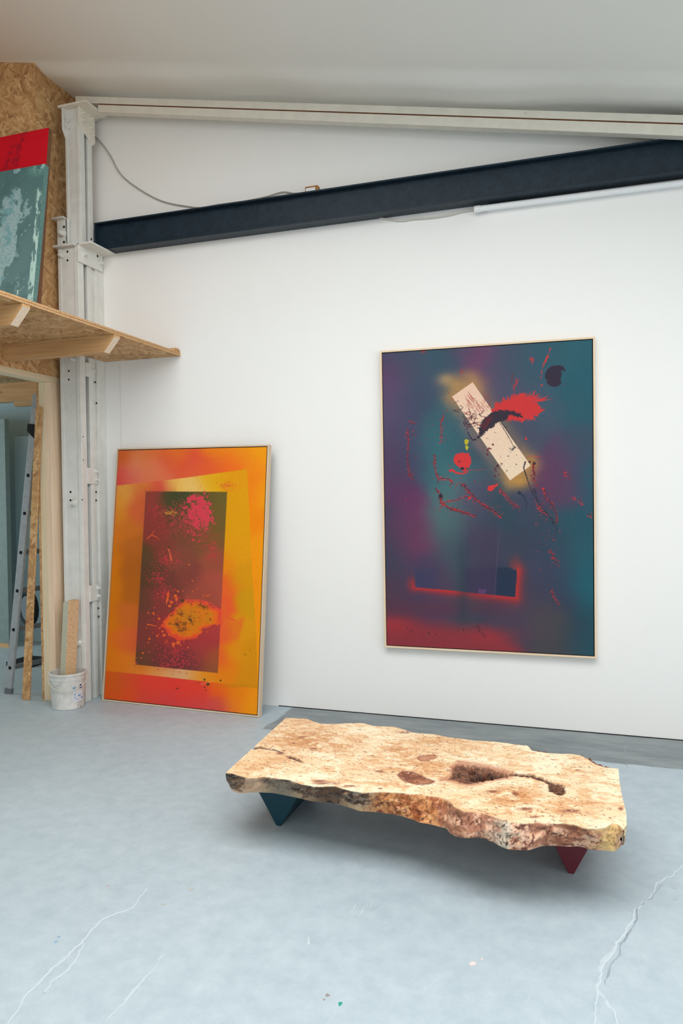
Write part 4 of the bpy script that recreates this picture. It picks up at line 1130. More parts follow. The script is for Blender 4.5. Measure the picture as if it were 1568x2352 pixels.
    a.dots(26, (150, 500, 1300, 1800), (0.8, 1.6), (190, 200, 205), 300, .7)
    a.C = a.C * (1 + (fbm(X / 4, Y / 4, 77, 2) - 0.5) * 0.10)[..., None]
    return a

def art_orange():
    a = Art([(238, 110), (1418, 82), (1337, 2197), (122, 2062)], 560, 900)
    X, Y = a.X, a.Y
    out = [(245, 130, (212, 100, 44)), (400, 190, (226, 138, 100)), (330, 320, (224, 118, 100)), (500, 260, (226, 128, 92)), (240, 350, (216, 72, 70)), (560, 310, (226, 118, 84)), (650, 200, (222, 92, 62)), (800, 190, (222, 82, 62)), (950, 210, (226, 86, 58)), (700, 125, (228, 122, 36)), (1000, 115, (236, 138, 22)), (1200, 120, (236, 150, 22)), (1385, 120, (240, 160, 12)), (1150, 210, (240, 110, 34)), (850, 270, (226, 100, 60)), (450, 130, (222, 116, 60)), (1000, 262, (232, 104, 44)),
           (1300, 220, (240, 140, 16)), (1390, 450, (242, 160, 4)), (1300, 420, (238, 130, 14)), (1300, 650, (240, 140, 0)), (1310, 900, (242, 150, 0)), (1380, 900, (240, 158, 4)), (1320, 1300, (240, 150, 0)), (1350, 1700, (240, 152, 0)), (1345, 2000, (238, 150, 4)), (1340, 2150, (238, 152, 6)),
           (135, 1880, (216, 92, 20)), (140, 2000, (214, 92, 24)), (190, 1930, (204, 100, 30)), (300, 1920, (216, 78, 44)), (300, 2040, (222, 82, 36)), (500, 1950, (226, 66, 52)), (700, 1990, (226, 62, 52)), (860, 2000, (226, 66, 52)), (1040, 1990, (236, 98, 24)), (1200, 2030, (236, 128, 6)), (1250, 2120, (238, 150, 4)), (1150, 2120, (228, 124, 44)), (1020, 2140, (206, 78, 78)), (850, 2120, (210, 70, 72)), (650, 2080, (212, 68, 70)), (450, 2070, (214, 72, 58)), (1180, 1960, (226, 136, 0)), (160, 2050, (216, 86, 28))]
    a.cloud(out, 60, 40)
    inn = [(300, 420, (226, 160, 74)), (230, 500, (226, 152, 56)), (220, 620, (222, 140, 44)), (450, 390, (228, 158, 66)), (760, 370, (236, 196, 104)), (850, 390, (232, 196, 124)), (660, 370, (230, 180, 90)), (930, 340, (228, 182, 50)), (1000, 330, (226, 170, 8)), (1150, 320, (226, 158, 6)), (1180, 500, (224, 160, 2)), (1150, 700, (224, 160, 0)), (1180, 900, (226, 158, 4)), (1200, 1100, (216, 152, 0)), (1260, 1300, (208, 152, 0)), (1200, 1500, (220, 152, 4)), (1150, 1700, (226, 146, 6)), (1270, 1700, (214, 144, 0)), (1250, 1880, (214, 142, 0)), (1100, 1850, (230, 132, 10)), (1080, 1000, (232, 140, 12)),
           (220, 750, (220, 126, 28)), (195, 950, (216, 124, 6)), (180, 1200, (214, 124, 2)), (165, 1450, (214, 124, 4)), (155, 1700, (220, 124, 8)), (300, 720, (206, 116, 40)), (340, 880, (190, 106, 34)), (350, 1000, (180, 100, 26)), (335, 1200, (184, 102, 22)), (300, 1420, (206, 108, 40)), (320, 1600, (218, 98, 54)), (240, 1600, (222, 114, 30)), (250, 1770, (224, 124, 28)), (400, 560, (214, 104, 60)), (430, 430, (214, 92, 60)), (520, 395, (222, 84, 72)), (560, 410, (222, 80, 74)),
           (1085, 1150, (232, 100, 40)), (1080, 1350, (234, 92, 48)), (1070, 1550, (232, 92, 50)), (1050, 1750, (232, 98, 44)), (400, 1820, (224, 128, 44)), (550, 1840, (226, 152, 84)), (660, 1860, (224, 170, 118)), (760, 1890, (216, 172, 132)), (850, 1895, (226, 154, 62)), (960, 1900, (228, 140, 20)), (200, 1820, (222, 120, 20))]
    P_in = [(225, 381), (560, 347), (800, 318), (1000, 290), (1262, 254), (1275, 500), (1300, 1050), (1330, 1500), (1345, 1990), (1000, 1938), (860, 1922), (500, 1880), (132, 1842)]
    sl = (slice(None), slice(None)); _, D = a.sd_poly(P_in, sl=sl)
    a.cloud(inn, 52, 40, mask=1 - sstep(D, -3, 3))
    a.lay(np.exp(-(((X - 1160) / 160) ** 2 + ((Y - 1965) / 14) ** 2)) * 0.45, (190, 124, 10))
    drk = [(500, 480, (146, 66, 60)), (560, 600, (146, 62, 58)), (520, 760, (140, 62, 56)), (660, 520, (68, 78, 46)), (720, 470, (62, 74, 46)), (700, 580, (76, 74, 48)), (1050, 480, (108, 96, 44)), (1060, 650, (110, 94, 44)), (1020, 780, (118, 90, 46)), (900, 820, (124, 80, 52)), (780, 760, (120, 72, 54)), (450, 930, (92, 72, 46)), (430, 1080, (90, 66, 44)), (500, 1050, (96, 66, 50)), (600, 900, (130, 66, 56)), (750, 950, (132, 74, 60)), (1000, 960, (150, 80, 60)), (1020, 1150, (168, 80, 66)), (800, 1100, (132, 66, 60)), (620, 1150, (112, 62, 54)), (600, 1300, (134, 60, 58)), (430, 1300, (108, 66, 52)), (440, 1450, (124, 62, 56)), (900, 1200, (156, 76, 62)),
           (450, 1600, (128, 60, 56)), (600, 1500, (156, 54, 58)), (700, 1620, (160, 54, 60)), (950, 1600, (168, 58, 62)), (1000, 1500, (176, 62, 62)), (600, 1730, (112, 56, 56)), (750, 1790, (96, 52, 56)), (860, 1780, (118, 60, 60)), (980, 1760, (166, 84, 46)), (1000, 1830, (140, 84, 56)), (400, 1740, (104, 66, 50)), (900, 1700, (166, 60, 64)), (1000, 620, (112, 90, 46)), (900, 480, (92, 84, 46))]
    rect = [(455, 428), (1103, 432), (1028, 1863), (370, 1792)]
    _, D = a.sd_poly(rect, sl=sl)
    a.lay(np.exp(-(np.maximum(D, 0) / 30.0)) * 0.22 * (X < 700), (150, 80, 40))
    a.cloud(drk, 55, 50, mask=1 - sstep(D, -4, 4))
    # pink spatter at the top
    d = np.hypot((X - 880) / 105, (Y - 590) / 185); tn = fbm(X / 22, Y / 22, 12, 5, 0.65)
    a.lay(sstep(tn - d * 0.34 + (Y < 470) * -0.05, 0.22, 0.27), (212, 66, 88))
    d2 = np.hypot((X - 760) / 210, (Y - 640) / 170); fn = fbm(X / 7, Y / 7, 31, 3, 0.7)
    a.lay(sstep(fn - d2 * 0.26, 0.42, 0.50) * 0.85, (206, 64, 80))
    for cx_, cy_, rx, ry, th in ((620, 960, 130, 90, .46), (560, 1110, 110, 80, .46), (600, 1220, 120, 60, .47), (720, 1760, 200, 110, .45), (980, 880, 90, 160, .47), (540, 560, 110, 90, .52), (700, 1290, 220, 60, .50)):
        d = np.hypot((X - cx_) / rx, (Y - cy_) / ry); a.lay(sstep(fbm(X / 8, Y / 8, int(cx_), 3, 0.7) - d * 0.22, th, th + .07) * 0.9 * (D < 0), (200, 58, 72))
    d = np.hypot((X - 1100) / 80, (Y - 385) / 40); a.lay(sstep(fn - d * 0.2, 0.45, .52) * .8, (218, 90, 50))
    d = np.hypot((X - 650) / 80, (Y - 600) / 26); a.lay(sstep(fbm(X / 8, Y / 8, 91, 3, .7) - d * 0.25, 0.42, .48), (208, 142, 60))
    # orange bloom
    blob = [(720, 1318), (760, 1292), (830, 1285), (880, 1284), (950, 1305), (1010, 1345), (1055, 1370), (1058, 1480), (1010, 1478), (960, 1490), (915, 1510), (895, 1555), (850, 1580), (800, 1600), (730, 1608), (690, 1585), (640, 1560), (600, 1510), (575, 1485), (600, 1440), (640, 1400), (670, 1360)]
    a.poly(blob, (228, 78, 52), 4, 1, 22, 26, 6); ins_ = [(x * 0.88 + 830 * 0.12, y * 0.86 + 1440 * 0.14) for x, y in blob]
    a.poly(ins_, (232, 108, 30), 9, .95, 20, 20, 8); ins_ = [(x * 0.74 + 800 * 0.26, y * 0.74 + 1430 * 0.26) for x, y in blob]
    a.poly(ins_, (218, 124, 22), 12, .9, 24, 22, 9)
    wx_ = fbm(X / 60, Y / 60, 21) * 6; wy_ = fbm(X / 60, Y / 60, 25) * 6; sw = fbm(X / 30 + wx_, Y / 44 + wy_, 27, 4)
    din = np.hypot((X - 800) / 165, (Y - 1420) / 125)
    a.lay(sstep(sw - din * 0.16, 0.42, 0.50) * 0.55 * (din < 1.15), (186, 134, 26)); a.lay((1 - sstep(sw + din * 0.14, 0.36, 0.44)) * 0.75 * (din < 1.1), (118, 74, 34))
    for P, w0, w1 in (([(705, 1465), (725, 1500), (750, 1540)], 16, 8), ([(880, 1320), (910, 1335), (950, 1345)], 12, 8), ([(735, 1380), (750, 1400)], 14, 8), ([(800, 1430), (830, 1460)], 9, 5), ([(735, 1292), (760, 1280)], 10, 6)): a.stroke(P, w0, w1, (84, 54, 40), .9, .9, 14, 3)
    a.stroke([(755, 1282), (880, 1284), (960, 1305), (1050, 1365), (1100, 1420), (1160, 1442)], 4, 6, (238, 74, 62), .85, .4); a.stroke([(1160, 1442), (1205, 1470), (1225, 1505)], 3, 2, (230, 90, 50), .8, .3)
    a.poly([(1058, 1320), (1085, 1300), (1100, 1400), (1180, 1440), (1240, 1410), (1235, 1460), (1190, 1580), (1170, 1610), (1120, 1580), (1060, 1600)], (228, 104, 44), 16, .62, 12, 40, 5)
    rnd = random.Random(8)
    for x, y, r in ((632, 1250, 10), (628, 1280, 10), (690, 1250, 14), (700, 1275, 12), (660, 1300, 14), (645, 1330, 12), (711, 1212, 8), (866, 1195, 5), (827, 1130, 6), (800, 1003, 6), (517, 1386, 10), (560, 1430, 9), (473, 1380, 5), (484, 1588, 8), (475, 1618, 6), (432, 1702, 9), (545, 1565, 10), (600, 1560, 14), (640, 1556, 8), (676, 1636, 14), (713, 1618, 16), (590, 1530, 9), (470, 1475, 7), (565, 1505, 6), (382, 1740, 4), (375, 1782, 6), (417, 1740, 6), (915, 1245, 5), (940, 1535, 5), (790, 1660, 7), (735, 1640, 6), (832, 1215, 4), (620, 1480, 10), (640, 1420, 12), (605, 1450, 10)): a.dot(x, y, r, (232, 104, 48), .95, rnd.uniform(.8, 1.3))
    a.stroke([(634, 1225), (630, 1265), (620, 1300)], 9, 6, (232, 96, 46), .95, .4); a.stroke([(480, 1475), (540, 1488)], 5, 3, (232, 100, 48), .95, .4); a.stroke([(935, 1252), (962, 1242)], 4, 4, (232, 96, 44), .95, .4)
    a.stroke([(638, 880), (650, 925), (658, 968)], 4, 7, (228, 106, 62), .95, .5); a.stroke([(468, 795), (500, 770), (520, 735)], 5, 2, (222, 92, 56), .9, .7); a.stroke([(505, 772), (540, 785), (560, 805)], 5, 3, (222, 92, 56), .9, .7)
    a.dots(120, (420, 1180, 900, 1750), (1.5, 5), (228, 96, 50), 41); a.dots(130, (480, 1600, 950, 1850), (1.2, 4.5), (206, 56, 74), 42); a.dots(60, (470, 1000, 1000, 1300), (1.2, 3.5), (206, 60, 70), 43); a.dots(50, (260, 250, 700, 420), (1, 3), (206, 60, 60), 44); a.dots(60, (1000, 350, 1320, 1500), (1, 3), (214, 96, 30), 45)
    a.dots(30, (600, 1820, 800, 1900), (1, 4), (206, 60, 60), 46); a.dots(14, (540, 870, 800, 1500), (1.5, 4), (44, 40, 50), 47); a.dots(40, (150, 400, 1380, 2100), (1, 2.4), (150, 80, 30), 48)
    for x, y, r in ((920, 1914, 9), (948, 1950, 12), (1049, 1922, 7), (921, 1977, 6), (870, 1941, 4), (934, 1998, 5), (1244, 1716, 4), (1284, 1681, 3), (640, 864, 7), (755, 1283, 8), (780, 1167, 4), (718, 1398, 4), (211, 1107, 3)): a.dot(x, y, r, (76, 70, 34))
    a.stroke([(695, 1984), (718, 1984)], 4, 3, (90, 56, 40)); a.stroke([(895, 1952), (995, 1926)], 2, 1.2, (226, 196, 140), .8, .2)
    a.C = a.C * (1 + (fbm(X / 4, Y / 4, 78, 2) - 0.5) * 0.08)[..., None]
    return a

def framed(name, label, art, TL, TR, BR, BL, depth, lip, fmat, k):
    """outer front corners of the frame; canvas sits inside a dark shadow gap"""
    TL, TR, BR, BL = [np.array(c, float) for c in (TL, TR, BR, BL)]
    n = np.cross(BR - BL, TL - BL); n /= np.linalg.norm(n)
    dr = TR - CAM; TR = CAM + dr * (float((TL - CAM) @ n) / float(dr @ n))      # keep the four corners in one plane
    if n[1] < 0: n = -n
    cen = (BL + BR) / 2
    T = empty(name, tuple(cen)); tag(T, label, 'painting')
    def ins(d, back=0.0):
        ux = (TR - TL) / np.linalg.norm(TR - TL); uy = (BL - TL) / np.linalg.norm(BL - TL)
        return [TL + ux * d + uy * d + n * back, TR - ux * d + uy * d + n * back, BR - ux * d - uy * d + n * back, BL + ux * d - uy * d + n * back]
    O = [TL, TR, BR, BL]; I = ins(lip); b = MB()
    for i in range(4):
        j = (i + 1) % 4
        b.hexa([tuple(O[i]), tuple(O[j]), tuple(I[j]), tuple(I[i]), tuple(O[i] + n * depth), tuple(O[j] + n * depth), tuple(I[j] + n * depth), tuple(I[i] + n * depth)], tuple((O[j] - O[i]) / np.linalg.norm(O[j] - O[i])))
    b.build('frame', fmat, T, 0.0008)
    G = ins(lip + 0.0, 0.012); b = MB()
    b.hexa([tuple(p) for p in G] + [tuple(p + n * (depth - 0.014)) for p in G]); b.build('shadow_gap', M['black'], T)
    Cn = ins(lip + 0.005, 0.003); Cb = ins(lip + 0.005, 0.0121); b = MB()
    for i in range(4):
        j = (i + 1) % 4
        b.v += [tuple(Cn[i] + n * 0.0003), tuple(Cn[j] + n * 0.0003), tuple(Cb[j]), tuple(Cb[i])]; q = len(b.v) - 4; b.face([q, q + 1, q + 2, q + 3])
    b.build('canvas_edge', M['black'], T)
    art.mesh('canvas', Cn, T, k)
    return T

KP = np.array([0.88, 0.86, 0.87])
y1 = -0.042
framed('abstract_painting', 'teal and purple abstract painting with a pale slanted bar, hanging on the white wall', art_teal(),
       (at(872, 806, 1, y1)), (at(1366, 773, 1, y1)), (at(1370, 1513, 1, y1)), (at(883, 1487, 1, y1)), 0.040, 0.010, M['frame_pale'], KP)
BLp = at(234, 1609, 2, 0.002); BRp = at(594, 1648, 2, 0.002)
TLp = at(268, 1030, 1, -0.055); TRp = at(617, 1021, 1, -0.052)
framed('abstract_painting', 'orange and yellow abstract painting leaning on the floor against the white wall', art_orange(), TLp, TRp, BRp, BLp, 0.040, 0.009, M['frame_grey'], np.array([0.98, 0.90, 0.80]))

# two canvases stacked on the loft deck
YO = -0.385
def leaning(px_tl, px_tr, px_br, ytop, thick, name, label, artf, mat_edge):
    TR_ = at(*px_tr, 1, ytop); zt_ = TR_[2]
    q_ = at(*px_br, 1, ytop - 0.15); BR_ = TR_ + (q_ - TR_) * ((ZD + 0.034 - TR_[2]) / (q_[2] - TR_[2]))
    Wd = 1.25
    TL_ = TR_ - np.array([Wd, 0, 0]); BL_ = BR_ - np.array([Wd, 0, 0])
    n = np.cross(TR_ - TL_, BL_ - TL_); n /= np.linalg.norm(n)
    if n[1] < 0: n = -n
    T = empty(name, tuple((BL_ + BR_) / 2)); tag(T, label, 'painting')
    b = MB(); P = [TL_, TR_, BR_, BL_]
    b.hexa([tuple(p + n * 0.0006) for p in P] + [tuple(p + n * thick) for p in P]); b.build('stretcher', mat_edge, T)
    artf().mesh('canvas', [TL_, TR_, BR_, BL_], T, 1.22)
    return TL_, TR_, BR_, BL_
def art_red():
    a = Art([(0, 0), (1000, 0), (1000, 900), (0, 900)], 260, 240); X, Y = a.X, a.Y
    a.C[:] = np.array([196, 10, 32.]); a.lay(sstep(fbm(X / 160, Y / 160, 2), 0.45, 0.75) * 0.5, (166, 12, 34))
    for P, w in (([(860, 0), (800, 120), (745, 240)], 10), ([(790, 60), (740, 170), (690, 300)], 12), ([(830, 100), (800, 190)], 8), ([(640, 240), (660, 300)], 7)): a.stroke(P, w, w * .6, (134, 14, 38), .7, 1.0, 14, 3)
    return a
def art_aqua():
    a = Art([(0, 0), (1250, 0), (1250, 1000), (0, 1000)], 520, 420); X, Y = a.X, a.Y
    a.C[:] = np.array([78, 112, 114.]); g = Y / 1000
    a.lay(np.clip(g, 0, 1) * 0.6, (112, 142, 142)); a.lay(sstep(fbm(X / 90, Y / 90, 5), .45, .7) * .4, (66, 96, 100))
    n_ = fbm(X / 95, Y / 130, 8, 6, .6) + np.clip(0.10 - np.abs(X - 900) / 3200, -0.1, 0.1) - sstep(X, 1000, 1180) * 0.16 - (1 - sstep(Y, 60, 220)) * 0.15
    pl = sstep(n_, 0.50, 0.56); a.lay(pl * .85, (152, 180, 184)); a.lay(pl * sstep(fbm(X / 9, Y / 9, 3, 3), .52, .6) * .5, (104, 140, 146))
    a.lay(pl * sstep(fbm(X / 60, Y / 50, 33, 3), .60, .68) * .6, (90, 142, 150))
    a.dots(180, (650, 80, 1230, 980), (2, 10), (136, 168, 170), 4, .7)
    ed = sstep(X, 1205, 1215) * sstep(fbm(X / 20, Y / 60, 6, 4, .7) + g * 0.30, 0.60, 0.72); a.lay(ed * .9, (176, 208, 202))
    ed = np.exp(-((X - 1130) / 14) ** 2) * sstep(fbm(X / 9, Y / 9, 16, 3), .48, .55) * sstep(Y, 600, 800); a.lay(ed, (198, 222, 220))
    a.lay(np.exp(-(((X - 1200) / 60) ** 2 + ((Y - 20) / 40) ** 2)) * .8 * sstep(fbm(X / 20, Y / 20, 61), .4, .5), (120, 172, 158))
    return a
leaning(None, (112, 293), (86, 699), YO - 0.045, 0.03, 'red_canvas', 'plain bright red canvas behind the mottled aqua one on the loft deck', art_red, plain('brown_stretcher', rgb(120, 84, 62), 0.8))
leaning(None, (103, 376), (75, 695), YO - 0.115, 0.035, 'aqua_canvas', 'mottled aqua canvas in front of the red one on the loft deck', art_aqua, plain('aqua_edge', rgb(98, 140, 136), 0.35, var=0.2, scale=60))

# ------------------------------------------------------------------ live-edge burl table
HT, TH = 0.28, 0.08
def c6(L): return [(500 + x / 3.136, 1600 + y / 3.136) for x, y in L]
def c7(L): return [(960 + x / 2.904, 1640 + y / 2.904) for x, y in L]
front_px = c6([(55, 550), (110, 555), (160, 570), (230, 590), (330, 578), (420, 590), (520, 600), (600, 630), (700, 650), (850, 645), (960, 680), (1050, 690), (1200, 685), (1400, 695)]) + \
    c7([(0, 530), (60, 540), (150, 550), (215, 580), (235, 610), (300, 645), (400, 650), (500, 680), (560, 700), (640, 725), (720, 730), (800, 720), (880, 725), (920, 735), (960, 728), (1040, 735), (1100, 760), (1160, 765), (1250, 755), (1300, 722), (1340, 735), (1372, 770)])
bot_px = c6([(75, 620), (95, 670), (130, 690), (180, 697), (230, 690), (300, 690), (400, 695), (500, 715), (600, 735), (680, 755), (830, 765), (920, 790), (1020, 825), (1090, 828), (1180, 835), (1300, 855), (1420, 890)]) + \
    c7([(0, 722), (80, 735), (190, 765), (215, 800), (260, 820), (330, 830), (400, 822), (450, 835), (500, 855), (550, 885), (600, 903), (680, 908), (730, 912), (780, 895), (830, 880), (900, 878), (1000, 885), (1060, 882), (1110, 890), (1130, 903), (1200, 910), (1260, 912), (1310, 918), (1332, 900), (1362, 868)])
back_px = c6([(490, 153), (640, 160), (690, 180), (740, 195), (840, 198), (930, 192), (1040, 190), (1130, 212), (1270, 218), (1350, 240), (1400, 258)]) + \
    c7([(0, 128), (110, 135), (200, 155), (290, 165), (380, 178), (480, 182), (600, 195), (640, 203), (730, 210), (760, 245), (860, 260), (960, 266), (1010, 265), (1080, 275), (1130, 300), (1180, 335), (1240, 355), (1335, 365)])
right_px = c7([(1335, 365), (1342, 450), (1362, 560), (1388, 660), (1390, 740), (1372, 770)])
topP = lambda L: np.array([at(x, y, 2, HT)[:2] for x, y in L])
Fr, Bk, Rt = topP(front_px), topP(back_px), topP(right_px)
Bt = np.array([at(x, y, 2, HT - TH)[:2] for x, y in bot_px])
def para(P):
    x = P[:, 0]; t_ = (x - x[0]) / (x[-1] - x[0]); o_ = np.argsort(t_); return t_[o_], P[o_]
NS, NT_ = 620, 250
S = np.linspace(0, 1, NS)
def ev(P, S):
    t_, Q = para(P); return np.stack([np.interp(S, t_, Q[:, 0]), np.interp(S, t_, Q[:, 1])], -1)
def smooth1(a, k):
    ker = np.hanning(k + 2)[1:-1]; ker /= ker.sum()
    out = np.stack([np.convolve(np.pad(a[:, i], k // 2, mode='reflect', reflect_type='odd'), ker, 'valid')[:len(a)] for i in range(a.shape[1])], -1); return out
f_ = smooth1(ev(Fr, S), 7); k_ = smooth1(ev(Bk, S), 7); b_t = smooth1(ev(Bt, S), 9)
# right end bulge
tv_ = np.linspace(0, 1, NT_)
ry = (Rt[:, 1] - Rt[-1, 1]) / (Rt[0, 1] - Rt[-1, 1]); oi = np.argsort(ry)
rx = np.interp(tv_, ry[oi], Rt[oi, 0]); rl = Rt[-1, 0] + (Rt[0, 0] - Rt[-1, 0]) * tv_; bulge = smooth1((rx - rl)[:, None], 9)[:, 0]
G = f_[None] * (1 - tv_[:, None, None]) + k_[None] * tv_[:, None, None]
G[..., 0] += bulge[:, None] * (S[None] ** 6)
# picture position of each grid point on the table top, used to place its knots and hollows
Z = np.full(G.shape[:2], HT)
d3 = np.stack([G[..., 0] - CAM[0], G[..., 1] - CAM[1], np.full(G.shape[:2], HT - CAM[2])], -1)
zc = d3 @ _F; PX = 784 + FPX * (d3 @ _R) / zc; PY = 1176 - FPX * (d3 @ _U) / zc
gx, gy_ = G[..., 0] * 100, G[..., 1] * 100          # centimetres
class Fld(Art):
    def __init__(s, X, Y): s.X, s.Y = X, Y
fld = Fld(PX, PY)
def sdf(P, pad=40): 
    D = np.full(PX.shape, 1e3); sl, d_ = fld.sd_poly(P, pad); D[sl] = d_; return D
hole_o = c7([(150, 436), (200, 432), (222, 400), (225, 355), (260, 327), (320, 325), (400, 338), (470, 352), (560, 378), (630, 398), (622, 414), (540, 432), (470, 442), (400, 462), (330, 470), (270, 456), (210, 440)])
hole_i = c7([(318, 350), (345, 345), (400, 360), (470, 372), (540, 388), (590, 402), (540, 424), (470, 430), (430, 432), (372, 452), (338, 425), (330, 385)])
groove = c7([(560, 392), (640, 392), (700, 392), (770, 398), (830, 420), (900, 452), (1005, 480), (1010, 488), (982, 490), (990, 532), (938, 548), (900, 528), (868, 515), (862, 470), (830, 452), (740, 425), (640, 416), (560, 412)])
knot1 = c6([(1295, 565), (1330, 540), (1400, 545), (1450, 565), (1500, 590), (1560, 612), (1520, 628), (1430, 630), (1340, 605)])
knot2 = c6([(1435, 442), (1460, 427), (1510, 425), (1560, 418), (1568, 440), (1530, 450), (1515, 462), (1460, 462)])
slit = c6([(486, 424), (520, 420), (560, 435), (600, 455), (632, 480), (604, 474), (540, 452), (500, 440)])
crack = [(c6([(262, 370)])[0]), c6([(300, 362)])[0], c6([(345, 372)])[0], c6([(410, 385)])[0], c6([(470, 408)])[0]]
Dho, Dhi, Dgr, Dk1, Dk2, Dsl = sdf(hole_o), sdf(hole_i), sdf(groove), sdf(knot1), sdf(knot2), sdf(slit)
rg = (fbm(gx * 1.3, gy_ * 1.3, 5, 5, .6) - .5); rg2 = (fbm(gx * 3.0, gy_ * 5.0, 15, 4, .6) - .5); rg3 = fbm(gx * 0.8 + rg * 2, gy_ * 1.7, 19, 5, .6)
Dho_ = Dho + rg * 9; Dgr_ = Dgr + rg * 8
inh = 1 - sstep(Dho_, -5, 0.5); inn_ = 1 - sstep(Dhi + (fbm(gx * .6, gy_ * .6, 8, 3) - .5) * 14, -10, 3); ing = 1 - sstep(Dgr_, -4, .5)
Z -= inh * (0.004 + 0.016 * sstep(rg3, .3, .7)) + inn_ * (0.042 + 0.016 * fbm(gx * .5, gy_ * .5, 44, 3)) + ing * (0.002 + 0.009 * rg3) * (1 - inh)
ink1 = 1 - sstep(Dk1 + rg * 11, -2, 1); ink2 = 1 - sstep(Dk2 + rg * 6, -2, 1); insl = 1 - sstep(Dsl + rg2 * 4, -2, .6)
Z -= ink1 * (0.0012 + 0.003 * sstep(rg3, .5, .7)) + insl * (0.006 + 0.006 * rg3)
Dc = np.full(PX.shape, 1e3)
for (ax_, ay_), (bx, by) in zip(crack[:-1], crack[1:]):
    ex, ey = bx - ax_, by - ay_; t_ = np.clip(((PX - ax_) * ex + (PY - ay_) * ey) / (ex * ex + ey * ey), 0, 1); Dc = np.minimum(Dc, np.hypot(PX - ax_ - ex * t_, PY - ay_ - ey * t_))
wcr = np.interp(PX, [583, 612, 650], [2.6, 1.2, 0.4]); cr_ = 1 - sstep(Dc, wcr, wcr + 1.4); Z -= cr_ * 0.012 * (PX < 625)
# colours of the top
cl = lambda *c: np.array(c, float)
def lerp(A_, c, m_): return A_ * (1 - m_[..., None]) + c * m_[..., None]
wxn = fbm(gx / 5, gy_ / 5, 61) * 4; wyn = fbm(gx / 5, gy_ / 5, 67) * 4
big = fbm(gx / 11 + wxn * .25, gy_ / 11 + wyn * .25, 71, 4); midn = fbm(gx / 3.4 + wxn, gy_ / 2.0 + wyn, 73, 4, .55); fine = fbm(gx * .55 + wxn, gy_ * 1.3 + wyn, 79, 5, .6)
C_ = np.broadcast_to(cl(250, 230, 196), PX.shape + (3,)).copy()
tanreg = np.zeros(PX.shape)
for cx_, cy_, rx_, ry_, s_ in ((700, 1700, 90, 30, .9), (760, 1712, 90, 30, .6), (640, 1745, 60, 22, .45), (880, 1750, 90, 40, .45), (930, 1735, 60, 30, .6), (1000, 1760, 60, 26, .7), (1180, 1830, 70, 26, .9), (1060, 1700, 60, 16, .4), (1300, 1850, 100, 30, .55), (1330, 1790, 50, 40, .3), (900, 1796, 60, 14, .6), (1000, 1706, 70, 16, .5), (760, 1795, 60, 10, .3), (580, 1765, 40, 12, .5), (1200, 1865, 80, 14, .6), (690, 1655, 60, 14, .5)):
    tanreg = np.maximum(tanreg, s_ * np.exp(-(((PX - cx_) / rx_) ** 2 + ((PY - cy_) / ry_) ** 2)))
C_ = lerp(C_, cl(232, 192, 146), sstep(big, .38, .62) * .55)
C_ = lerp(C_, cl(214, 162, 112), np.clip(tanreg * 1.3, 0, 1) * sstep(midn, .25, .55) * .95)
C_ = lerp(C_, cl(196, 132, 82), np.clip(tanreg * 1.3 - .35, 0, 1) * sstep(midn, .46, .62) * .95)
C_ = lerp(C_, cl(252, 238, 208), sstep(fbm(gx / 4 + wyn, gy_ / 4, 83, 4), .52, .70) * .6 * (1 - tanreg * .8))
C_ = lerp(C_, cl(206, 150, 100), sstep(fine, .64, .78) * .18 * (0.35 + tanreg))
wisp = fbm(gx * .16 + wxn * .7, gy_ * .42 + wyn * .9, 87, 4, .52)
C_ = lerp(C_, cl(226, 180, 132), sstep(wisp, .50, .66) * .50)
C_ = lerp(C_, cl(200, 140, 94), sstep(wisp, .60, .74) * np.clip(.25 + tanreg, 0, 1) * .8)
fl = fbm(gx * .8 + wxn, gy_ * 1.7 + wyn, 89, 4, .6)
C_ = lerp(C_, cl(158, 94, 62), sstep(fl, .685, .74) * (.22 + .80 * sstep(big + tanreg * .6, .45, .75)))
C_ = lerp(C_, cl(110, 58, 44), sstep(fbm(gx * .9 + wxn, gy_ * 1.9, 97, 4, .6), .70, .75) * .8)
for cx_, cy_, rx_, ry_ in ((1182, 1824, 9, 5), (1205, 1858, 18, 4), (1225, 1876, 14, 3), (719, 1721, 9, 3), (872, 1772, 10, 3), (645, 1730, 10, 3), (925, 1682, 18, 3), (694, 1694, 10, 2.5), (1310, 1862, 20, 4), (873, 1811, 5, 2), (1425, 1858, 6, 4), (733, 1794, 16, 3), (750, 1800, 30, 3), (805, 1806, 20, 3), (1130, 1818, 16, 3)):
    C_ = lerp(C_, cl(126, 68, 50), np.exp(-(((PX - cx_) / rx_) ** 2 + ((PY - cy_) / ry_) ** 2) ** 1.5) * .85 * sstep(midn + rg2, .25, .45))
rim = np.exp(-(np.maximum(Dho_, 0) / 5) ** 2); C_ = lerp(C_, cl(176, 110, 84), rim * .6)
barkc = lerp(np.broadcast_to(cl(128, 84, 62), PX.shape + (3,)), cl(62, 38, 28), sstep(rg3, .40, .54)); barkc = lerp(barkc, cl(178, 132, 98), sstep(rg3, .60, .72))
C_ = C_ * (1 - inh[..., None]) + barkc * inh[..., None]; C_ = C_ * (1 - ing[..., None]) + (barkc * .92) * ing[..., None]
C_ = lerp(C_, cl(62, 38, 28), sstep(inn_, .1, .9) * .85)
kb = lerp(np.broadcast_to(cl(172, 112, 78), PX.shape + (3,)), cl(112, 62, 46), sstep(midn, .45, .6)); C_ = C_ * (1 - ink1[..., None] * .9) + kb * ink1[..., None] * .9
C_ = lerp(C_, cl(112, 56, 44), np.exp(-(Dk1 / 2.0) ** 2) * .7); C_ = lerp(C_, cl(176, 112, 84), ink2 * .7); C_ = lerp(C_, cl(132, 72, 56), np.exp(-(Dk2 / 1.6) ** 2) * .6)
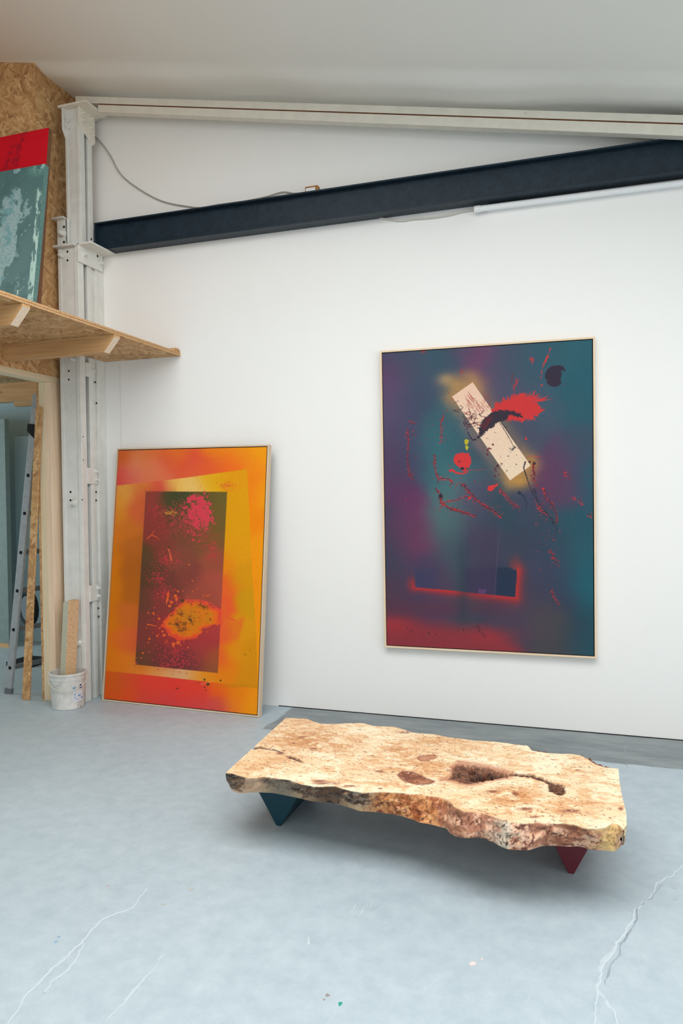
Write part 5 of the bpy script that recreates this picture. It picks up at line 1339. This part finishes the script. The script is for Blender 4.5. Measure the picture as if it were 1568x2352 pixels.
C_ = lerp(C_, cl(92, 58, 50), insl); C_ = lerp(C_, cl(70, 42, 36), cr_ * np.where(PX < 620, 1, .7))
# sides: front, end, back, each a strip joined to the rim of the top
NP = 26
def side_strip(top, bot, zt, seed, amp, rec):
    """top, bot: (n,2) outlines; returns (NP, n, 3) positions and colours"""
    n_ = len(top); q = np.linspace(0, 1, NP)[:, None]
    L_ = np.concatenate([[0], np.cumsum(np.linalg.norm(np.diff(top, axis=0), axis=1))]) * 100
    base = top[None] * (1 - q[..., None]) + bot[None] * q[..., None]
    tg = np.gradient(top, axis=0); nr = np.stack([tg[:, 1], -tg[:, 0]], -1); nr /= np.maximum(np.linalg.norm(nr, axis=1, keepdims=True), 1e-9); nr = smooth1(nr, 15)
    uu = np.broadcast_to(L_[None], (NP, n_)); vv_ = q * 8 + np.zeros((1, n_))
    h_ = (fbm(uu / 3, vv_ / 2.4, seed, 5, .58) - .5) * 2 * amp + (fbm(uu * 1.1, vv_ * 1.1, seed + 3, 4, .6) - .5) * amp
    env = np.sin(np.clip(q * 1.0, 0, 1) * math.pi) ** .6
    ds = (h_ + amp * .35) * env
    P = np.zeros((NP, n_, 3)); P[..., :2] = base + nr[None] * ds[..., None]
    P[..., 2] = zt[None] * (1 - q) + (HT - TH) * q + (fbm(uu / 4, vv_ / 4, seed + 9) - .5) * .012 * env
    return P, uu, vv_, h_, q
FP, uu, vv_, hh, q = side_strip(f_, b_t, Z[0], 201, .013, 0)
sN = np.broadcast_to(S[None], uu.shape); nA = fbm(uu / 2.2, vv_ / 1.6, 301, 5, .62); nB = fbm(uu / 1.1 + nA * 3, vv_ / .8, 311, 4, .62); nC = fbm(uu / 5, vv_ / 3, 321, 4); nD = fbm(uu * 2, vv_ * 2, 331, 3)
def band(x0, x1, e=.03): return sstep(sN, x0 - e, x0 + e) * (1 - sstep(sN, x1 - e, x1 + e))
CF = np.broadcast_to(cl(206, 158, 116), uu.shape + (3,)).copy()
m1 = band(-.1, .42); dark = lerp(np.broadcast_to(cl(112, 84, 62), uu.shape + (3,)), cl(58, 42, 34), sstep(nA, .42, .56)); dark = lerp(dark, cl(150, 140, 126), sstep(nB, .55, .68) * .8); dark = lerp(dark, cl(206, 172, 134), sstep(nC + (q - .5) * .35, .50, .62))
CF = CF * (1 - m1[..., None]) + dark * m1[..., None]
CF = lerp(CF, cl(222, 182, 150), band(.06, .11, .015) * .8)
m2 = band(.42, .62); org = lerp(np.broadcast_to(cl(196, 132, 80), uu.shape + (3,)), cl(150, 84, 46), sstep(nA, .44, .58)); org = lerp(org, cl(228, 182, 130), sstep(nB, .56, .68) * .7); org = lerp(org, cl(96, 50, 42), sstep(fbm(uu / .9, vv_ / .7, 341, 4), .62, .70) * .8)
CF = CF * (1 - m2[..., None]) + org * m2[..., None]
m3 = band(.60, 1.1); pk = lerp(np.broadcast_to(cl(222, 176, 146), uu.shape + (3,)), cl(176, 120, 94), sstep(nA, .45, .58)); pk = lerp(pk, cl(94, 54, 44), sstep(nB, .60, .68) * .9)
CF = CF * (1 - m3[..., None]) + pk * m3[..., None]
for c_, w_, col_ in ((.755, .03, (206, 196, 178)), (.885, .05, (128, 78, 54)), (.64, .02, (128, 84, 60)), (.97, .035, (214, 184, 122)), (.30, .05, (86, 62, 46)), (.17, .05, (128, 118, 104))):
    CF = lerp(CF, cl(*col_), np.exp(-((sN - c_) / w_) ** 2) * sstep(nC, .36, .5) * .85)
CF = lerp(CF, cl(60, 42, 36), np.exp(-((sN - .755) / .03) ** 2) * sstep(fbm(uu / .5, vv_ / .5, 361, 3), .58, .66) * .9)
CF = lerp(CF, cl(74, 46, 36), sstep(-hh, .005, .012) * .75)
knb = np.exp(-((sN - .755) / .03) ** 2) + np.exp(-((sN - .98) / .03) ** 2); FP[..., 1] -= knb * (.006 * sstep(fbm(uu / .7, vv_ / .7, 371, 3), .4, .6)) * np.sin(q * math.pi)
CF = lerp(CF, C_[0][None] + 0 * CF, 1 - sstep(q + 0 * uu, 0, .06))
rcol = G[:, -1]; rbot = rcol.copy(); rbot[:, 0] -= .012; rbot[0] = b_t[-1]; w0 = np.exp(-np.arange(NT_) / 22.0); rbot[:] = rbot * (1 - w0[:, None]) + (b_t[-1] + (rcol - rcol[0])) * w0[:, None]
RP, u2, v2, h2, q2 = side_strip(rcol[:, :], rbot, Z[:, -1], 401, .0035, 0)
nR = fbm(u2 / 2, v2 / 2, 411, 5, .6); CR = lerp(np.broadcast_to(cl(236, 208, 168), u2.shape + (3,)), cl(190, 140, 100), sstep(nR, .5, .65)); frn = np.exp(-u2 / 9.0); CR = lerp(CR, cl(176, 130, 90), frn * sstep(nR, .4, .55)); CR = lerp(CR, cl(84, 56, 44), frn * sstep(fbm(u2, v2, 421, 4), .58, .66))
lcol = G[::-1, 0]; lbot = lcol.copy(); lbot[:, 0] += .006; w1_ = np.exp(-np.arange(NT_)[::-1] / 20.0)[:, None]; lbot = lbot * (1 - w1_) + (b_t[0] + (lcol - lcol[-1])) * w1_
LP, u3, v3, h3, q3 = side_strip(lcol, lbot, Z[::-1, 0], 431, .001, 0); CL_ = lerp(np.broadcast_to(cl(226, 192, 150), u3.shape + (3,)), cl(176, 122, 84), sstep(fbm(u3 / 2, v3 * 2, 441, 4), .48, .62))
bk = k_[::-1]; bkb = bk.copy(); bkb[:, 1] -= .012; BP, u4, v4, h4, q4 = side_strip(bk, bkb, Z[-1, ::-1], 451, .007, 0); CB = lerp(np.broadcast_to(cl(132, 88, 62), u4.shape + (3,)), cl(74, 48, 38), sstep(fbm(u4 / 2, v4 / 2, 461, 5), .45, .58))

t = NT('burl_wood'); at_ = t.n('ShaderNodeAttribute'); at_.attribute_name = 'Col'
v = t.coord('World'); cw = at_.outputs['Color']
f1 = t.noise(t.coord('World', (1, 2.4, 1)), 120, 5, .65, .8); cw = t.mix(0.04, cw, t.ramp(f1, [(0.3, (0.12, 0.12, 0.12, 1)), (0.7, (0.9, 0.9, 0.9, 1))]), 'OVERLAY')
sp = t.val(t.noise(t.coord('World', (1, 2.0, 1)), 95, 3, .6), 0.66, 0.72); sp = t.math('MULTIPLY', sp, t.val(t.noise(v, 9, 3), .45, .6)); cw = t.mix(t.math('MULTIPLY', sp, .45), cw, rgb(140, 84, 58))
t.bump(f1, 0.03, 0.002); M['burl'] = t.out(cw, 0.50)

T = empty('coffee_table', (-0.58, -1.5, 0)); tag(T, 'low burl wood coffee table with live edge slab on two V-shaped legs', 'table')
def cat(*parts):
    V_ = []; C2 = []; F_ = []; off = 0
    for P, cc in parts:
        ny_, nx_ = P.shape[:2]; idx = np.arange(ny_ * nx_).reshape(ny_, nx_) + off
        F_.append(np.stack([idx[:-1, :-1], idx[:-1, 1:], idx[1:, 1:], idx[1:, :-1]], -1).reshape(-1, 4)); V_.append(P.reshape(-1, 3)); C2.append(cc.reshape(-1, 3)); off += ny_ * nx_
    return np.vstack(V_), np.vstack(C2), np.vstack(F_)
top3 = np.dstack([G, Z])[::-1]; Ct = C_[::-1]
# underside as a coarse grid between lower outlines; colour darkened to deepen shade
ub = np.linspace(0, 1, 40)[:, None, None]; fb = FP[-1][None]; bb = BP[-1][::-1][None]; UN = fb * (1 - ub) + bb * ub
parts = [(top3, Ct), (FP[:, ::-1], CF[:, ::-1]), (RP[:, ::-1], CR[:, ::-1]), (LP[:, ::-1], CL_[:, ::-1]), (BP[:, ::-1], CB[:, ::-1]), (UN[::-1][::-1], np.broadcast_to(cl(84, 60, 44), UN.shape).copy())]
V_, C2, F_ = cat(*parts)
mi_ = np.array(parent_world(T).inverted()); Vl = V_ @ mi_[:3, :3].T + mi_[:3, 3]
me = bpy.data.meshes.new('slab_top'); me.vertices.add(len(Vl)); me.vertices.foreach_set('co', Vl.astype(np.float32).ravel())
me.loops.add(F_.size); me.polygons.add(len(F_)); me.loops.foreach_set('vertex_index', F_.astype(np.int32).ravel()); me.polygons.foreach_set('loop_start', np.arange(0, F_.size, 4, dtype=np.int32)); me.update(calc_edges=True)
ca = me.color_attributes.new('Col', 'FLOAT_COLOR', 'POINT'); cc4 = np.ones((len(Vl), 4), np.float32); cc4[:, :3] = np.clip(s2l(np.clip(C2, 0, 255)), 0, .9); ca.data.foreach_set('color', cc4.ravel())
me.polygons.foreach_set('use_smooth', np.ones(len(F_), bool)); me.materials.append(M['burl']); me.update()
slab = bpy.data.objects.new('slab_top', me); COL.objects.link(slab); slab.parent = T
# bark left along the back edge
M['bark'] = plain('brown_bark', rgb(124, 82, 62), 0.9, var=0.45, scale=70, bump=0.8)
def bark(px, w_, seed, zt=HT - 0.004):
    rnd = random.Random(seed); P = [at(x, y, 2, HT) for x, y in px]; pts = []
    for a_, c_ in zip(P[:-1], P[1:]):
        n_ = max(2, int(np.linalg.norm(c_ - a_) / .006))
        for i in range(n_): pts.append(a_ + (c_ - a_) * i / n_)
    b = MB(); k2 = len(pts); jw = 0
    for i, p in enumerate(pts):
        e_ = math.sin(math.pi * (i + .5) / k2) ** .4; jw = jw * .6 + rnd.uniform(-1, 1) * .4
        ww = w_ * e_ * (0.75 + .5 * jw); zz_ = zt + rnd.uniform(-.002, .003)
        b.v += [(p[0], p[1] - .004, zt - .004), (p[0], p[1] - .002, zz_), (p[0], p[1] + ww, zz_ - .002 + rnd.uniform(-.002, .002)), (p[0], p[1] + ww + .003, zt - .03), (p[0], p[1] - .004, zt - .05)]
    for i in range(k2 - 1):
        for q_ in range(5):
            a_ = i * 5; r_ = (q_ + 1) % 5; b.face([a_ + q_, a_ + r_, a_ + 5 + r_, a_ + 5 + q_])
    return b.build('bark', M['bark'], T)
bark(c7([(738, 212), (760, 246), (860, 262), (965, 268)]), .034, 1)
bark(c7([(1040, 270), (1080, 277), (1130, 302), (1180, 337), (1240, 357), (1333, 366)]), .040, 2)
bark(c7([(240, 160), (300, 166), (350, 174)]), .010, 3); bark(c7([(430, 181), (470, 182)]), .009, 4); bark(c7([(600, 196), (660, 204)]), .011, 5)
bark(c6([(1030, 190), (1090, 200)]), .010, 6); bark(c6([(640, 160), (665, 168)]), .009, 7)
# V legs
def vleg(xb, hw, y0, y1_, mat, sk=0.0):
    zt_ = HT - TH - 0.001; b = MB(); th_ = .012
    b.prism([(xb - hw, y0, zt_), (xb - .009, y0, 0.0), (xb + .009, y0, 0.0), (xb + hw, y0, zt_)], (sk, y1_ - y0, 0))
    return b.build('leg', mat, T, 0.0015)
vleg(-1.149, .128, -1.535, -1.20, plain('dark_teal_lacquer', rgb(16, 62, 76), 0.45, var=0.03))['label'] = 'dark teal V-shaped leg'
vleg(-0.047, .108, -1.583, -1.27, plain('maroon_lacquer', rgb(104, 38, 50), 0.45, var=0.03))['label'] = 'maroon V-shaped leg'
